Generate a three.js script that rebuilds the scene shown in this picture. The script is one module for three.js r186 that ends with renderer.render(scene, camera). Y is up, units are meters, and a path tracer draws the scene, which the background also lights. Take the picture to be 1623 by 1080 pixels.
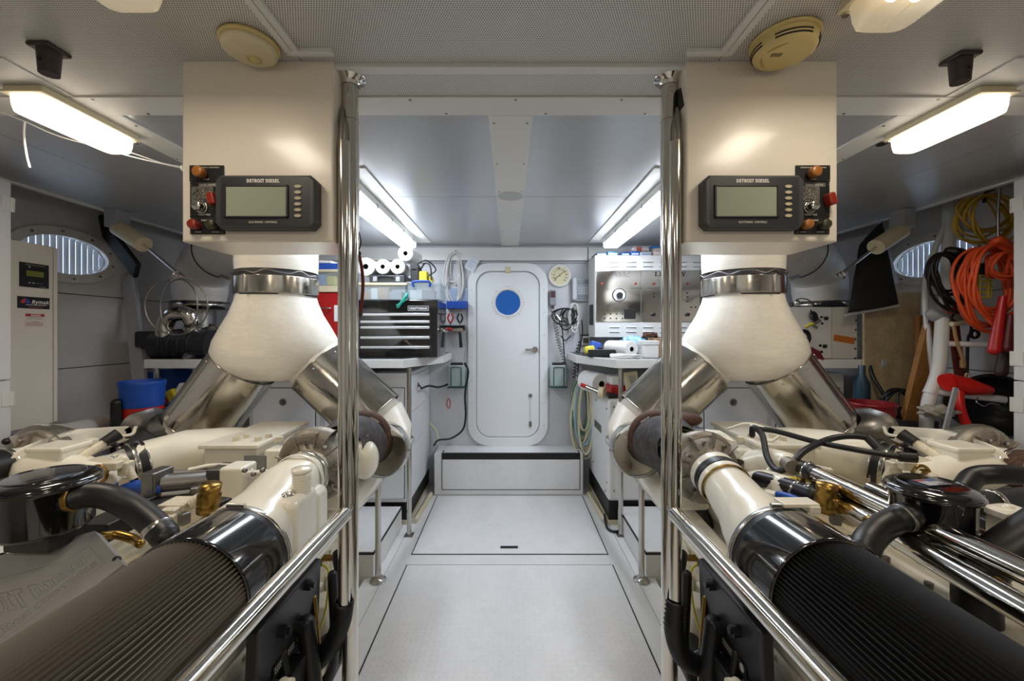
import * as THREE from 'three';
import { RoundedBoxGeometry } from 'three/addons/geometries/RoundedBoxGeometry.js';
import { mergeGeometries } from 'three/addons/utils/BufferGeometryUtils.js';
import { FontLoader } from 'three/addons/loaders/FontLoader.js';
import { TextGeometry } from 'three/addons/geometries/TextGeometry.js';
import { RectAreaLightUniformsLib } from 'three/addons/lights/RectAreaLightUniformsLib.js';

// ---------- camera, sky, exposure ----------
const scene = new THREE.Scene();
const F = 640, U0 = 808, V0 = 525, EYE = 1.432;          // focal length in pixels, principal point, eye height
const camera = new THREE.PerspectiveCamera(2 * Math.atan(540 / F) * 180 / Math.PI, 1623 / 1080, 0.05, 60);
camera.position.set(0, EYE, 0);
camera.setViewOffset(1623, 1080, 811.5 - U0, 540 - V0, 1623, 1080);
camera.updateProjectionMatrix();
scene.add(camera);
const renderer = new THREE.WebGLRenderer({ antialias: true });
renderer.toneMapping = THREE.LinearToneMapping;
renderer.toneMappingExposure = 1.5;
renderer.shadowMap.enabled = true;
RectAreaLightUniformsLib.init();
scene.background = new THREE.Color().setRGB(1.2, 1.55, 2.1);
const COOL = 0xe9f2ff, WARM = 0xfff0dc;
const TUBE_POWER = 13, LAMP_POWER = 31, NEAR_POWER = 12, UNSEEN_POWER = 46;

// ---------- helpers ----------
const V = (x, y, z) => new THREE.Vector3(x, y, z);
const P = (u, v, d) => V((u - U0) / F * d, EYE + (V0 - v) / F * d, -d);   // survey point: bearing and distance to metres
const S = (px, d) => px * d / F;
let seed = 20240607;
const rnd = () => { seed = (seed * 1664525 + 1013904223) >>> 0; return seed / 4294967296; };
const rr = (a, b) => a + (b - a) * rnd();
const UP = V(0, 1, 0);
function rbox(w, h, d, r = 0.004, seg = 2) {
  r = Math.min(r, w / 2.01, h / 2.01, d / 2.01);
  return r > 0.0004 ? new RoundedBoxGeometry(w, h, d, seg, r) : new THREE.BoxGeometry(w, h, d);
}
function mv(g, x, y, z, rx = 0, ry = 0, rz = 0) {
  if (x.isVector3) return mv(g, x.x, x.y, x.z, y || 0, z || 0, rx || 0);
  const m = new THREE.Matrix4().makeRotationFromEuler(new THREE.Euler(rx, ry, rz));
  m.setPosition(x, y, z); g.applyMatrix4(m); return g;
}
const boxAt = (x0, x1, y0, y1, z0, z1, r = 0.003) => mv(rbox(Math.abs(x1 - x0), Math.abs(y1 - y0), Math.abs(z1 - z0), r), (x0 + x1) / 2, (y0 + y1) / 2, (z0 + z1) / 2);
const hard = (x0, x1, y0, y1, z0, z1) => boxAt(x0, x1, y0, y1, z0, z1, 0);
function orient(g, pos, dir) {                            // +Y of g turned to dir
  const q = new THREE.Quaternion().setFromUnitVectors(UP, dir.clone().normalize());
  g.applyMatrix4(new THREE.Matrix4().compose(pos, q, V(1, 1, 1))); return g;
}
function cyl(a, b, r0, r1 = r0, seg = 24, open = false) {
  const d = b.clone().sub(a), l = d.length();
  return orient(new THREE.CylinderGeometry(r1, r0, l, seg, 1, open), a.clone().add(b).multiplyScalar(0.5), d);
}
function tube(pts, r, seg = 40, rad = 10, closed = false) {
  const c = new THREE.CatmullRomCurve3(pts, closed, 'catmullrom', 0.5);
  const g = new THREE.TubeGeometry(c, seg, r, rad, closed);
  if (closed) return g;
  const e0 = orient(new THREE.SphereGeometry(r, rad, 6), pts[0], UP), e1 = orient(new THREE.SphereGeometry(r, rad, 6), pts[pts.length - 1], UP);
  return merge([g, e0, e1]);
}
function bentTube(pts, r, bend = 0.05, rad = 14) {        // straight runs with rounded corners
  const path = new THREE.CurvePath(); let prev = pts[0];
  for (let i = 1; i < pts.length; i++) {
    if (i === pts.length - 1) { path.add(new THREE.LineCurve3(prev, pts[i])); break; }
    const a = pts[i].clone().add(prev.clone().sub(pts[i]).setLength(bend)), b = pts[i].clone().add(pts[i + 1].clone().sub(pts[i]).setLength(bend));
    path.add(new THREE.LineCurve3(prev, a)); path.add(new THREE.QuadraticBezierCurve3(a, pts[i], b)); prev = b;
  }
  const g = new THREE.TubeGeometry(path, 24 * pts.length, r, rad, false);
  return merge([g, orient(new THREE.SphereGeometry(r, rad, 6), pts[0], UP), orient(new THREE.SphereGeometry(r, rad, 6), pts[pts.length - 1], UP)]);
}
function lathe(prof, pos, dir, seg = 32) {                // prof: [radius, distance along dir]
  return orient(new THREE.LatheGeometry(prof.map(([r, t]) => new THREE.Vector2(Math.max(r, 0.0001), t)), seg), pos, dir);
}
const ring = (pos, dir, R, r, seg = 36) => { const g = new THREE.TorusGeometry(R, r, 8, seg); g.rotateX(Math.PI / 2); return orient(g, pos, dir); };
const ball = (pos, r, sx = 1, sy = 1, sz = 1) => { const g = new THREE.SphereGeometry(r, 18, 12); g.scale(sx, sy, sz); return mv(g, pos.x, pos.y, pos.z); };
function extr(pts, depth, bevel = 0.003) {
  const s = new THREE.Shape(pts.map(p => new THREE.Vector2(p[0], p[1])));
  return new THREE.ExtrudeGeometry(s, { depth, bevelEnabled: bevel > 0, bevelSize: bevel, bevelThickness: bevel, bevelSegments: 2, steps: 1 });
}
function roundRect(w, h, r) {
  const s = new THREE.Shape(), x = -w / 2, y = -h / 2;
  s.moveTo(x + r, y); s.lineTo(x + w - r, y); s.absarc(x + w - r, y + r, r, -Math.PI / 2, 0); s.lineTo(x + w, y + h - r); s.absarc(x + w - r, y + h - r, r, 0, Math.PI / 2);
  s.lineTo(x + r, y + h); s.absarc(x + r, y + h - r, r, Math.PI / 2, Math.PI); s.lineTo(x, y + r); s.absarc(x + r, y + r, r, Math.PI, 1.5 * Math.PI); return s;
}
// loft of ellipses: sections [centre, rx, rz], rings stay in planes given by u,w axes
function loft(secs, seg = 40, power = 2) {
  const pos = [], idx = [], uv = [];
  secs.forEach(([c, a, b, ua = V(1, 0, 0), wa = V(0, 0, 1)], j) => {
    for (let i = 0; i <= seg; i++) {
      const t = i / seg * Math.PI * 2, cs = Math.cos(t), sn = Math.sin(t);
      const e = 2 / power, x = Math.sign(cs) * Math.abs(cs) ** e * a, z = Math.sign(sn) * Math.abs(sn) ** e * b;
      pos.push(c.x + ua.x * x + wa.x * z, c.y + ua.y * x + wa.y * z, c.z + ua.z * x + wa.z * z); uv.push(i / seg, j / (secs.length - 1));
    }
  });
  const n = seg + 1;
  for (let j = 0; j < secs.length - 1; j++) for (let i = 0; i < seg; i++) { const q = j * n + i; idx.push(q, q + 1, q + n, q + 1, q + n + 1, q + n); }
  const g = new THREE.BufferGeometry();
  g.setAttribute('position', new THREE.Float32BufferAttribute(pos, 3)); g.setAttribute('uv', new THREE.Float32BufferAttribute(uv, 2));
  g.setIndex(idx); g.computeVertexNormals(); return g;
}
function merge(gs) {
  gs = (Array.isArray(gs) ? gs : [gs]).map(g => {
    let q = g.index ? g.toNonIndexed() : g;
    for (const k of Object.keys(q.attributes)) if (!['position', 'normal', 'uv'].includes(k)) q.deleteAttribute(k);
    if (!q.attributes.uv) q.setAttribute('uv', new THREE.Float32BufferAttribute(new Float32Array(q.attributes.position.count * 2), 2));
    if (!q.attributes.normal) q.computeVertexNormals();
    q.clearGroups(); return q;
  });
  return gs.length === 1 ? gs[0] : mergeGeometries(gs);
}
function metreUV(g) {                                      // uv in metres, projected along each face's main direction
  const q = g.index ? g.toNonIndexed() : g, p = q.attributes.position, n = q.attributes.normal, uv = new Float32Array(p.count * 2);
  for (let i = 0; i < p.count; i++) {
    const ax = Math.abs(n.getX(i)), ay = Math.abs(n.getY(i)), az = Math.abs(n.getZ(i));
    if (ay >= ax && ay >= az) { uv[2 * i] = p.getX(i); uv[2 * i + 1] = p.getZ(i); } else if (ax >= az) { uv[2 * i] = p.getZ(i); uv[2 * i + 1] = p.getY(i); } else { uv[2 * i] = p.getX(i); uv[2 * i + 1] = p.getY(i); }
  }
  q.setAttribute('uv', new THREE.Float32BufferAttribute(uv, 2)); return q;
}
// ---------- naming ----------
const taken = new Map(), groups = [];
function numbered(n) { const k = taken.get(n) || 0; taken.set(n, k + 1); return k ? n + '_' + String(k).padStart(3, '0') : n; }
function thing(name, label, category, group) {
  const o = new THREE.Group(); o.name = numbered(name); scene.add(o); groups.push(o);
  o.userData = { label, category }; if (group) o.userData.group = group; return o;
}
function structure(name, label) { const o = new THREE.Group(); o.name = name; scene.add(o); groups.push(o); o.userData = { kind: 'structure' }; if (label) o.userData.label = label; return o; }
function part(name, g, m, parent, label) {
  const o = new THREE.Mesh(merge(g), m); o.name = name; o.castShadow = o.receiveShadow = true; parent.add(o);
  if (label) o.userData.label = label; return o;
}
function single(name, g, m, label, category, group) {      // a thing that is one mesh
  const geo = merge(g); geo.computeBoundingBox(); const b = geo.boundingBox, c = V((b.min.x + b.max.x) / 2, b.min.y, (b.min.z + b.max.z) / 2);
  geo.translate(-c.x, -c.y, -c.z);
  const o = new THREE.Mesh(geo, m); o.name = numbered(name); o.position.copy(c); o.castShadow = o.receiveShadow = true; scene.add(o);
  o.userData = { label, category }; if (group) o.userData.group = group; return o;
}
function rebaseAll() {                                     // move each group's origin to the base of its thing
  for (const o of groups) {
    const b = new THREE.Box3().setFromObject(o); if (b.isEmpty()) continue;
    const c = V((b.min.x + b.max.x) / 2, b.min.y, (b.min.z + b.max.z) / 2).sub(o.position);
    o.position.add(c); for (const k of o.children) k.position.sub(c);
  }
}
// ---------- textures ----------
function canvas(w, h, draw, srgb = true) {
  const c = document.createElement('canvas'); c.width = w; c.height = h; const x = c.getContext('2d'); draw(x, w, h);
  const t = new THREE.CanvasTexture(c); if (srgb) t.colorSpace = THREE.SRGBColorSpace; t.wrapS = t.wrapT = THREE.RepeatWrapping; t.anisotropy = 8; return t;
}
function dataTex(n, fn, srgb = false) {
  const a = new Uint8Array(n * n * 4);
  for (let y = 0; y < n; y++) for (let x = 0; x < n; x++) { const v = fn(x, y), i = (y * n + x) * 4; a[i] = v[0]; a[i + 1] = v[1]; a[i + 2] = v[2]; a[i + 3] = 255; }
  const t = new THREE.DataTexture(a, n, n); t.wrapS = t.wrapT = THREE.RepeatWrapping; t.magFilter = THREE.LinearFilter; t.minFilter = THREE.LinearMipmapLinearFilter; t.generateMipmaps = true;
  if (srgb) t.colorSpace = THREE.SRGBColorSpace; t.needsUpdate = true; return t;
}
function valueNoise(n, cells) {                            // tiling noise grid
  const g = Array.from({ length: cells * cells }, rnd), sm = t => t * t * (3 - 2 * t);
  return (x, y) => { const fx = x / n * cells, fy = y / n * cells, x0 = Math.floor(fx), y0 = Math.floor(fy), tx = sm(fx - x0), ty = sm(fy - y0);
    const q = (i, j) => g[((j % cells + cells) % cells) * cells + (i % cells + cells) % cells];
    return (q(x0, y0) * (1 - tx) + q(x0 + 1, y0) * tx) * (1 - ty) + (q(x0, y0 + 1) * (1 - tx) + q(x0 + 1, y0 + 1) * tx) * ty; };
}
const n1 = valueNoise(256, 8), n2 = valueNoise(256, 32), n3 = valueNoise(256, 96);
const mottle = (r, g, b, amp) => dataTex(256, (x, y) => { const v = 1 + amp * ((n1(x, y) - 0.5) * 0.9 + (n2(x, y) - 0.5) * 0.7 + (n3(x, y) - 0.5) * 0.5); return [Math.min(255, r * v), Math.min(255, g * v), Math.min(255, b * v)]; }, true);
const roughTex = dataTex(256, (x, y) => { const v = 150 + 80 * (n1(x, y) - 0.5) + 70 * (n2(x, y) - 0.5); return [v, v, v]; });
function perfTex(bg, hole) {                               // punched sheet, 8 x 8 holes per tile
  const n = 256, k = 8, c = n / k;
  return dataTex(n, (x, y) => { const row = Math.floor(y / c), ox = (x + (row % 2) * c / 2) % c - c / 2, oy = y % c - c / 2, r = Math.hypot(ox, oy); const m = 1 + 0.05 * (n2(x, y) - 0.5), t = Math.min(1, Math.max(0, (r - c * 0.25) / 2));
    return [0, 1, 2].map(i => (hole[i] * (1 - t) + bg[i] * t) * m); }, true);
}
const perf = perfTex([222, 220, 214], [70, 66, 62]); perf.repeat.set(1 / 0.052, 1 / 0.052);
const perfFine = perfTex([205, 207, 211], [120, 120, 122]); perfFine.repeat.set(1 / 0.036, 1 / 0.036);
const tread = dataTex(256, (x, y) => {                     // raised lozenges, alternating direction
  const c = 64, i = Math.floor(x / c), j = Math.floor(y / c), px = x % c - c / 2, py = y % c - c / 2, a = (i + j) % 2 ? 0.785 : -0.785;
  const u = px * Math.cos(a) + py * Math.sin(a), w = -px * Math.sin(a) + py * Math.cos(a); const h = Math.max(0, 1 - (u / 22) ** 2 - (w / 7) ** 2); const v = Math.min(1, h * 1.6) * 255; return [v, v, v]; });
tread.repeat.set(1 / 0.11, 1 / 0.11);
const rep = (t, k) => { const c = t.clone(); c.repeat.set(k, k); c.needsUpdate = true; return c; };
// ---------- materials ----------
const std = (c, rough = 0.5, metal = 0, o = {}) => new THREE.MeshStandardMaterial({ color: c, roughness: rough, metalness: metal, ...o });
const phys = (c, rough, o = {}) => new THREE.MeshPhysicalMaterial({ color: c, roughness: rough, ...o });
const M = {
  deck: std(0xffffff, 0.42, 0, { map: rep(mottle(229, 229, 228, 0.025), 0.9) }),
  plate: std(0xffffff, 0.40, 0, { map: rep(mottle(231, 231, 231, 0.025), 1.1), bumpMap: tread, bumpScale: 0.0011 }),
  white: std(0xe4e4e2, 0.38), wall: std(0xffffff, 0.55, 0, { map: rep(mottle(207, 209, 213, 0.025), 0.8) }),
  hull: std(0xffffff, 0.6, 0, { map: rep(mottle(196, 193, 191, 0.03), 0.6) }),
  door: phys(0xe9ecee, 0.3), cabinet: phys(0xdfe1e4, 0.3), beigeCab: phys(0xdcd8cc, 0.35),
  ceil: std(0xffffff, 0.45, 0.15, { map: perf }), ceilBack: std(0xffffff, 0.27, 0.3, { map: perfFine }),
  batten: std(0xd9d8d2, 0.45), black: std(0x0d0d0e, 0.5), gasket: std(0x16171a, 0.7), bilge: std(0x8d8779, 0.6), rubber: std(0x141416, 0.42),
  chrome: std(0xd2cec6, 0.09, 1), steel: std(0xc3c0ba, 0.2, 1), brushed: std(0xb9b4aa, 0.27, 1, { roughnessMap: rep(roughTex, 2) }), dullSteel: std(0x8f8c88, 0.38, 1),
  aluCast: std(0x9b958a, 0.5, 0.55, { map: rep(mottle(235, 232, 226, 0.2), 5) }),
  cream: phys(0xeee8d6, 0.3, { clearcoat: 0.5, clearcoatRoughness: 0.2 }), creamDirty: std(0xffffff, 0.42, 0, { map: rep(mottle(214, 204, 178, 0.22), 3) }),
  wrap: phys(0xffffff, 0.36, { map: rep(mottle(238, 232, 218, 0.05), 2), clearcoat: 0.35, clearcoatRoughness: 0.25 }),
  pipeGrey: std(0xffffff, 0.5, 0, { map: rep(mottle(206, 202, 195, 0.06), 3) }),
  boxPaint: phys(0xe8dfcf, 0.3, { clearcoat: 0.4, clearcoatRoughness: 0.15 }),
  plastic: std(0x232325, 0.42), plasticGrey: std(0x3a3a3d, 0.45), gloss: phys(0x08080a, 0.12, { clearcoat: 1, clearcoatRoughness: 0.06 }),
  lcd: phys(0x9aa08e, 0.12), amber: phys(0xa0632a, 0.25), redKnob: phys(0x8e2a18, 0.3), darkKnob: phys(0x3c3a26, 0.3),
  ivory: std(0xd8ccaa, 0.5), yellowed: std(0xd9c384, 0.45), yellowedDark: std(0xb59a58, 0.5), brownPlastic: std(0x3b2e2a, 0.5),
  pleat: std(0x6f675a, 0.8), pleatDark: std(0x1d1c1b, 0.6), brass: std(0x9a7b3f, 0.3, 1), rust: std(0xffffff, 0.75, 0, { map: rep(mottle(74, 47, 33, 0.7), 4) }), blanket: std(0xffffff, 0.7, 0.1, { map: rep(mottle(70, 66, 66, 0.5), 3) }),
  greyCover: std(0x8f8e8c, 0.55, 0.25), yellow: std(0xd9c93a, 0.5), blue: std(0x1d4fae, 0.45), red: phys(0xb41c1c, 0.3), orange: std(0xe0562a, 0.5), teal: std(0x2a9c8a, 0.6), paper: std(0xeeeeec, 0.9), card: std(0xb08d63, 0.8),
  rope: std(0xdcdcd8, 0.85), hoseCream: std(0xd6d2b4, 0.5), hoseBlue: std(0x8fb3c4, 0.5), hoseGreen: std(0x5c7d6a, 0.5), wood: std(0xffffff, 0.65, 0, { map: rep(dataTex(256, (x, y) => { const v = 1 + 0.25 * (n2(x * 0.15, y * 3) - 0.5) + 0.2 * (n3(x * 0.1, y * 2) - 0.5); return [150 * v, 104 * v, 52 * v]; }, true), 2) }),
  ply: std(0xffffff, 0.7, 0, { map: rep(mottle(176, 158, 122, 0.14), 2) }), greyPaint: std(0xa9abb0, 0.5), fabric: std(0x121214, 0.8), clear: phys(0xf4f8fa, 0.12, { transmission: 0.85, thickness: 0 }), glass: phys(0xffffff, 0.02, { transmission: 1, thickness: 0 }), blueGlass: phys(0x587e9f, 0.05, { transmission: 1, thickness: 0 }),
};
const prm = (t, o = {}) => new THREE.MeshStandardMaterial({ map: t, roughness: 0.4, ...o });
function decal(name, tex, w, h, pos, parent, rot = [0, 0, 0], o = {}) { const g = new THREE.PlaneGeometry(w, h); mv(g, pos.x, pos.y, pos.z, ...rot); return part(name, g, prm(tex, o), parent); }
// =====================================================================  the room
const BACK = 3.765, CEIL = 2.226, HULL = 2.95, FRONT = 1.6;
{ // floor: deck slabs, lift-out plates, bilge
  const fl = structure('floor', 'white painted deck with lift-out tread plate hatches');
  const top = (x0, x1, d0, d1) => metreUV(hard(x0, x1, -0.05, 0, -d0, -d1));
  part('deck_slab', top(-0.733, 0.733, -FRONT, BACK), M.deck, fl);
  for (const s of [-1, 1]) {
    part('deck_edge', top(s * 0.736, s * 0.84, -FRONT, 2.336), M.deck, fl);
    part('deck_wing', top(s * 0.736, s * HULL, 2.339, BACK), M.deck, fl);
  }
  const hatch = (x, d0, d1) => {
    part('gasket', hard(-x, x, 0, 0.0022, -d0, -d1), M.gasket, fl);
    const p = part('hatch_plate', metreUV(boxAt(-x + 0.007, x - 0.007, 0, 0.005, -d0 - 0.007, -d1 + 0.007, 0.002)), M.plate, fl); return p;
  };
  hatch(0.632, 0.55, 2.47); hatch(0.632, 2.582, 3.498);
  const slot = P(807, 869, 2.663);
  part('lifting_slot', [boxAt(slot.x - 0.058, slot.x + 0.058, 0.005, 0.0075, slot.z - 0.014, slot.z + 0.014, 0.001)], M.black, fl, 'small black recessed lifting slot');
  part('bilge', metreUV(hard(-HULL, HULL, -0.4, -0.3, FRONT, -BACK)), M.bilge, fl);
  for (const s of [-1, 1]) part('coaming', hard(s * 0.82, s * 0.835, -0.3, -0.05, FRONT, -2.336), M.black, fl);
}
{ // step below the door
  const st = thing('door_step', 'white tread plate step below the oval-cornered door', 'step');
  const d0 = 3.511, y1 = 0.367;
  part('body', [boxAt(-0.66, 0.64, 0.001, y1, -BACK, -d0, 0.012)], M.deck, st);
  const z = -d0 + 0.001;
  part('gasket', [hard(-0.592, 0.612, 0.05, y1 + 0.0015, z - 0.09, z + 0.0015)], M.gasket, st);
  part('riser_panel', metreUV(boxAt(-0.586, 0.606, 0.056, y1 - 0.052, z - 0.02, z + 0.005, 0.002)), M.plate, st);
  part('nosing', boxAt(-0.592, 0.612, y1 - 0.047, y1 + 0.003, z - 0.02, z + 0.007, 0.003), M.black, st, 'black nosing strip');
  part('tread_panel', metreUV(boxAt(-0.58, 0.60, y1 - 0.01, y1 + 0.004, -BACK + 0.06, z - 0.016, 0.002)), M.plate, st);
}
{ // ceiling
  const c = structure('ceiling', 'ceiling of perforated metal panels with white battens'), y = CEIL, W = 2.66, t = 0.03;
  const panel = (x0, x1, d0, d1, m) => part('panel', metreUV(hard(x0, x1, y, y + t, -d0, -d1)), m, c);
  panel(-0.61, 0.61, -FRONT, 1.4, M.ceil); for (const s of [-1, 1]) { panel(s * 0.613, s * W, -FRONT, 1.4, M.ceil); }
  for (const s of [-1, 1]) {
    panel(s * 0.002, s * 0.82, 1.403, 2.384, M.ceilBack); panel(s * 0.002, s * 0.82, 2.389, BACK, M.ceilBack);
    panel(s * 0.823, s * 1.5, 1.403, 2.384, M.ceilBack); panel(s * 0.823, s * 1.5, 2.389, BACK, M.ceilBack);
    panel(s * 1.503, s * 2.05, 1.403, BACK, M.ceilBack); panel(s * 2.054, s * W, 1.403, BACK, M.ceilBack);
    part('edge_trim', boxAt(s * (W - 0.03), s * (W + 0.004), y - 0.012, y + 0.04, FRONT, -BACK, 0.003), M.batten, c);
  }
  part('deckhead', hard(-HULL - 0.1, HULL + 0.1, y + 0.12, y + 0.2, FRONT, -BACK), M.bilge, c);
  const bat = (x0, x1, d0, d1, th = 0.006) => part('batten', boxAt(x0, x1, y - th, y + 0.001, -d0, -d1, 0.002), M.batten, c);
  bat(-2.63, 2.63, 1.362, 1.476); bat(-0.077, 0.083, 1.477, BACK);
  for (const s of [-1, 1]) {
    bat(s * 0.592, s * 0.611, -FRONT, 1.15, 0.010); bat(s * 0.613, s * 0.632, -FRONT, 1.15, 0.010);
    bat(s * 0.70, s * 1.0, 1.95, 3.6, 0.007); bat(s * 1.42, s * 1.54, 1.477, BACK); bat(s * 1.47, s * 1.66, 1.17, 1.362, 0.004);
  }
  bat(-0.56, 0.56, 1.196, 1.212, 0.012); bat(-0.54, 0.52, 1.214, 1.236, 0.008);
  for (const s of [-1, 1]) { bat(s * 0.5, s * 0.62, 1.13, 1.148, 0.014); }
  const scr = [], sc = (x, d) => scr.push(mv(new THREE.CylinderGeometry(0.0045, 0.0045, 0.003, 10), x, y - 0.0065, -d));
  for (let x = -2.5; x <= 2.5; x += 0.36) { sc(x, 1.375); sc(x + 0.11, 1.463); }
  for (const d of [1.53, 1.9, 2.28, 2.7, 3.2, 3.6]) { sc(-0.06, d); sc(0.066, d); }
  for (const s of [-1, 1]) for (const d of [1.55, 1.85, 2.15, 2.45]) { sc(s * 1.435, d); sc(s * 1.525, d); }
  part('screws', scr, M.dullSteel, c);
  for (const [u, v] of [[1397, 227], [1470, 193], [1524, 165], [128, 178]]) { const p = P(u, v, 640 * (CEIL - EYE) / (525 - v)); part('cable_hole', mv(new THREE.CylinderGeometry(0.017, 0.017, 0.004, 18), p.x, y - 0.0065, p.z), M.black, c); }
  const disc = mv(new THREE.CylinderGeometry(0.075, 0.075, 0.002, 36), 0.003, y - 0.0068, -2.36); part('round_patch', disc, std(0xb4b4b2, 0.5), c, 'round grey patch on the centre batten');
}
{ // back wall with door opening
  const w = structure('wall_back', 'grey white bulkhead'), doorC = P(805, 562, BACK), DW = 0.60, DH = 1.56;
  const sh = new THREE.Shape([[-HULL - 0.1, -0.4], [HULL + 0.1, -0.4], [HULL + 0.1, CEIL + 0.2], [-HULL - 0.1, CEIL + 0.2]].map(p => new THREE.Vector2(...p)));
  const op = roundRect(DW, DH, 0.15).getPoints(8).map(p => new THREE.Vector2(p.x + doorC.x, p.y + doorC.y)); sh.holes.push(new THREE.Path(op));
  const g = new THREE.ExtrudeGeometry(sh, { depth: 0.1, bevelEnabled: false }); mv(g, 0, 0, -BACK - 0.1); part('panel', metreUV(g), M.wall, w);
  part('top_rail', [boxAt(P(566, 0, BACK).x - 1.3, P(930, 0, BACK).x, P(0, 414, BACK).y, P(0, 393.5, BACK).y, -BACK, -BACK + 0.035), boxAt(P(931.5, 0, BACK).x, P(1060, 0, BACK).x + 1.2, P(0, 414, BACK).y, P(0, 393.5, BACK).y, -BACK, -BACK + 0.033)], M.white, w);
  part('cable_tray', boxAt(-1.5, 0.72, P(0, 418, BACK).y, P(0, 415, BACK).y, -BACK, -BACK + 0.02), M.greyPaint, w);
  // door
  const d = structure('door_1', 'white watertight door with a round blue window'); const z = -BACK;
  const frame = (w0, h0, r0, w1, h1, r1, dep) => { const s = roundRect(w0, h0, r0); s.holes.push(new THREE.Path(roundRect(w1, h1, r1).getPoints(10))); return new THREE.ExtrudeGeometry(s, { depth: dep, bevelEnabled: true, bevelSize: 0.003, bevelThickness: 0.003, bevelSegments: 2, curveSegments: 12 }); };
  part('frame', [mv(frame(0.735, 1.69, 0.19, 0.60, 1.555, 0.14, 0.02), doorC.x, doorC.y, z)], M.door, d);
  part('seal', [mv(frame(0.612, 1.566, 0.145, 0.592, 1.546, 0.137, 0.012), doorC.x, doorC.y, z - 0.012)], M.greyPaint, d);
  const leafS = roundRect(0.572, 1.526, 0.13), pc = P(805, 480, BACK); leafS.holes.push(new THREE.Path().absellipse(pc.x - doorC.x, pc.y - doorC.y, 0.122, 0.122, 0, Math.PI * 2));
  part('leaf', mv(new THREE.ExtrudeGeometry(leafS, { depth: 0.045, bevelEnabled: true, bevelSize: 0.006, bevelThickness: 0.006, bevelSegments: 3, curveSegments: 16 }), doorC.x, doorC.y, z - 0.046), M.door, d);
  part('gap_light_block', mv(new THREE.ExtrudeGeometry(frame(0.64, 1.6, 0.15, 0.574, 1.53, 0.13, 0.01).parameters.shapes, { depth: 0.01, bevelEnabled: false }), doorC.x, doorC.y, z - 0.05), M.greyPaint, d);  // added behind the gap around the leaf to keep outside light out
  const fz = z + 0.006;
  part('porthole_ring', [mv(new THREE.RingGeometry(0.118, 0.155, 48), pc.x, pc.y, fz + 0.001), ring(V(pc.x, pc.y, fz), V(0, 0, 1), 0.128, 0.007, 48)], M.white, d);
  part('porthole_glass', mv(new THREE.CylinderGeometry(0.123, 0.123, 0.006, 48), pc.x, pc.y, fz - 0.018, Math.PI / 2), M.blueGlass, d, 'round blue tinted glass');
  const bl = []; for (let i = 0; i < 8; i++) { const a = i * Math.PI / 4; bl.push(mv(new THREE.CylinderGeometry(0.004, 0.004, 0.006, 8), pc.x + 0.15 * Math.cos(a), pc.y + 0.15 * Math.sin(a), fz + 0.002, Math.PI / 2)); }
  for (let i = 0; i < 7; i++) for (const s of [-1, 1]) bl.push(mv(new THREE.CylinderGeometry(0.004, 0.004, 0.006, 8), doorC.x + s * 0.335, doorC.y - 0.66 + i * 0.21, z + 0.023, Math.PI / 2));
  part('screws', bl, M.dullSteel, d);
  const hp = P(848, 554.5, BACK - 0.03); const hz = fz + 0.03;
  const hd = part('handle', [mv(new THREE.CylinderGeometry(0.028, 0.028, 0.016, 24), hp.x, hp.y, fz + 0.008, Math.PI / 2), cyl(V(hp.x, hp.y, fz), V(hp.x, hp.y, hz), 0.012), cyl(V(hp.x, hp.y, hz), V(hp.x - 0.09, hp.y - 0.002, hz), 0.009, 0.011)], M.steel, d, 'chrome lever handle');
  const q0 = P(840.5, 627, BACK), q1 = P(840.5, 672, BACK);
  part('hold_back_cord', [cyl(V(q0.x, q0.y, fz + 0.006), V(q1.x, q1.y, fz + 0.006), 0.003)], M.rope, d);
  part('hook', [mv(rbox(0.03, 0.03, 0.015), q0.x, q0.y, fz + 0.006), mv(rbox(0.022, 0.05, 0.014), q1.x, q1.y, fz + 0.006)], M.dullSteel, d);
  part('latch', [boxAt(doorC.x - 0.024, doorC.x + 0.024, P(0, 433, BACK).y, P(0, 424, BACK).y, z, z + 0.03, 0.004)], M.ivory, d);
}
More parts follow.
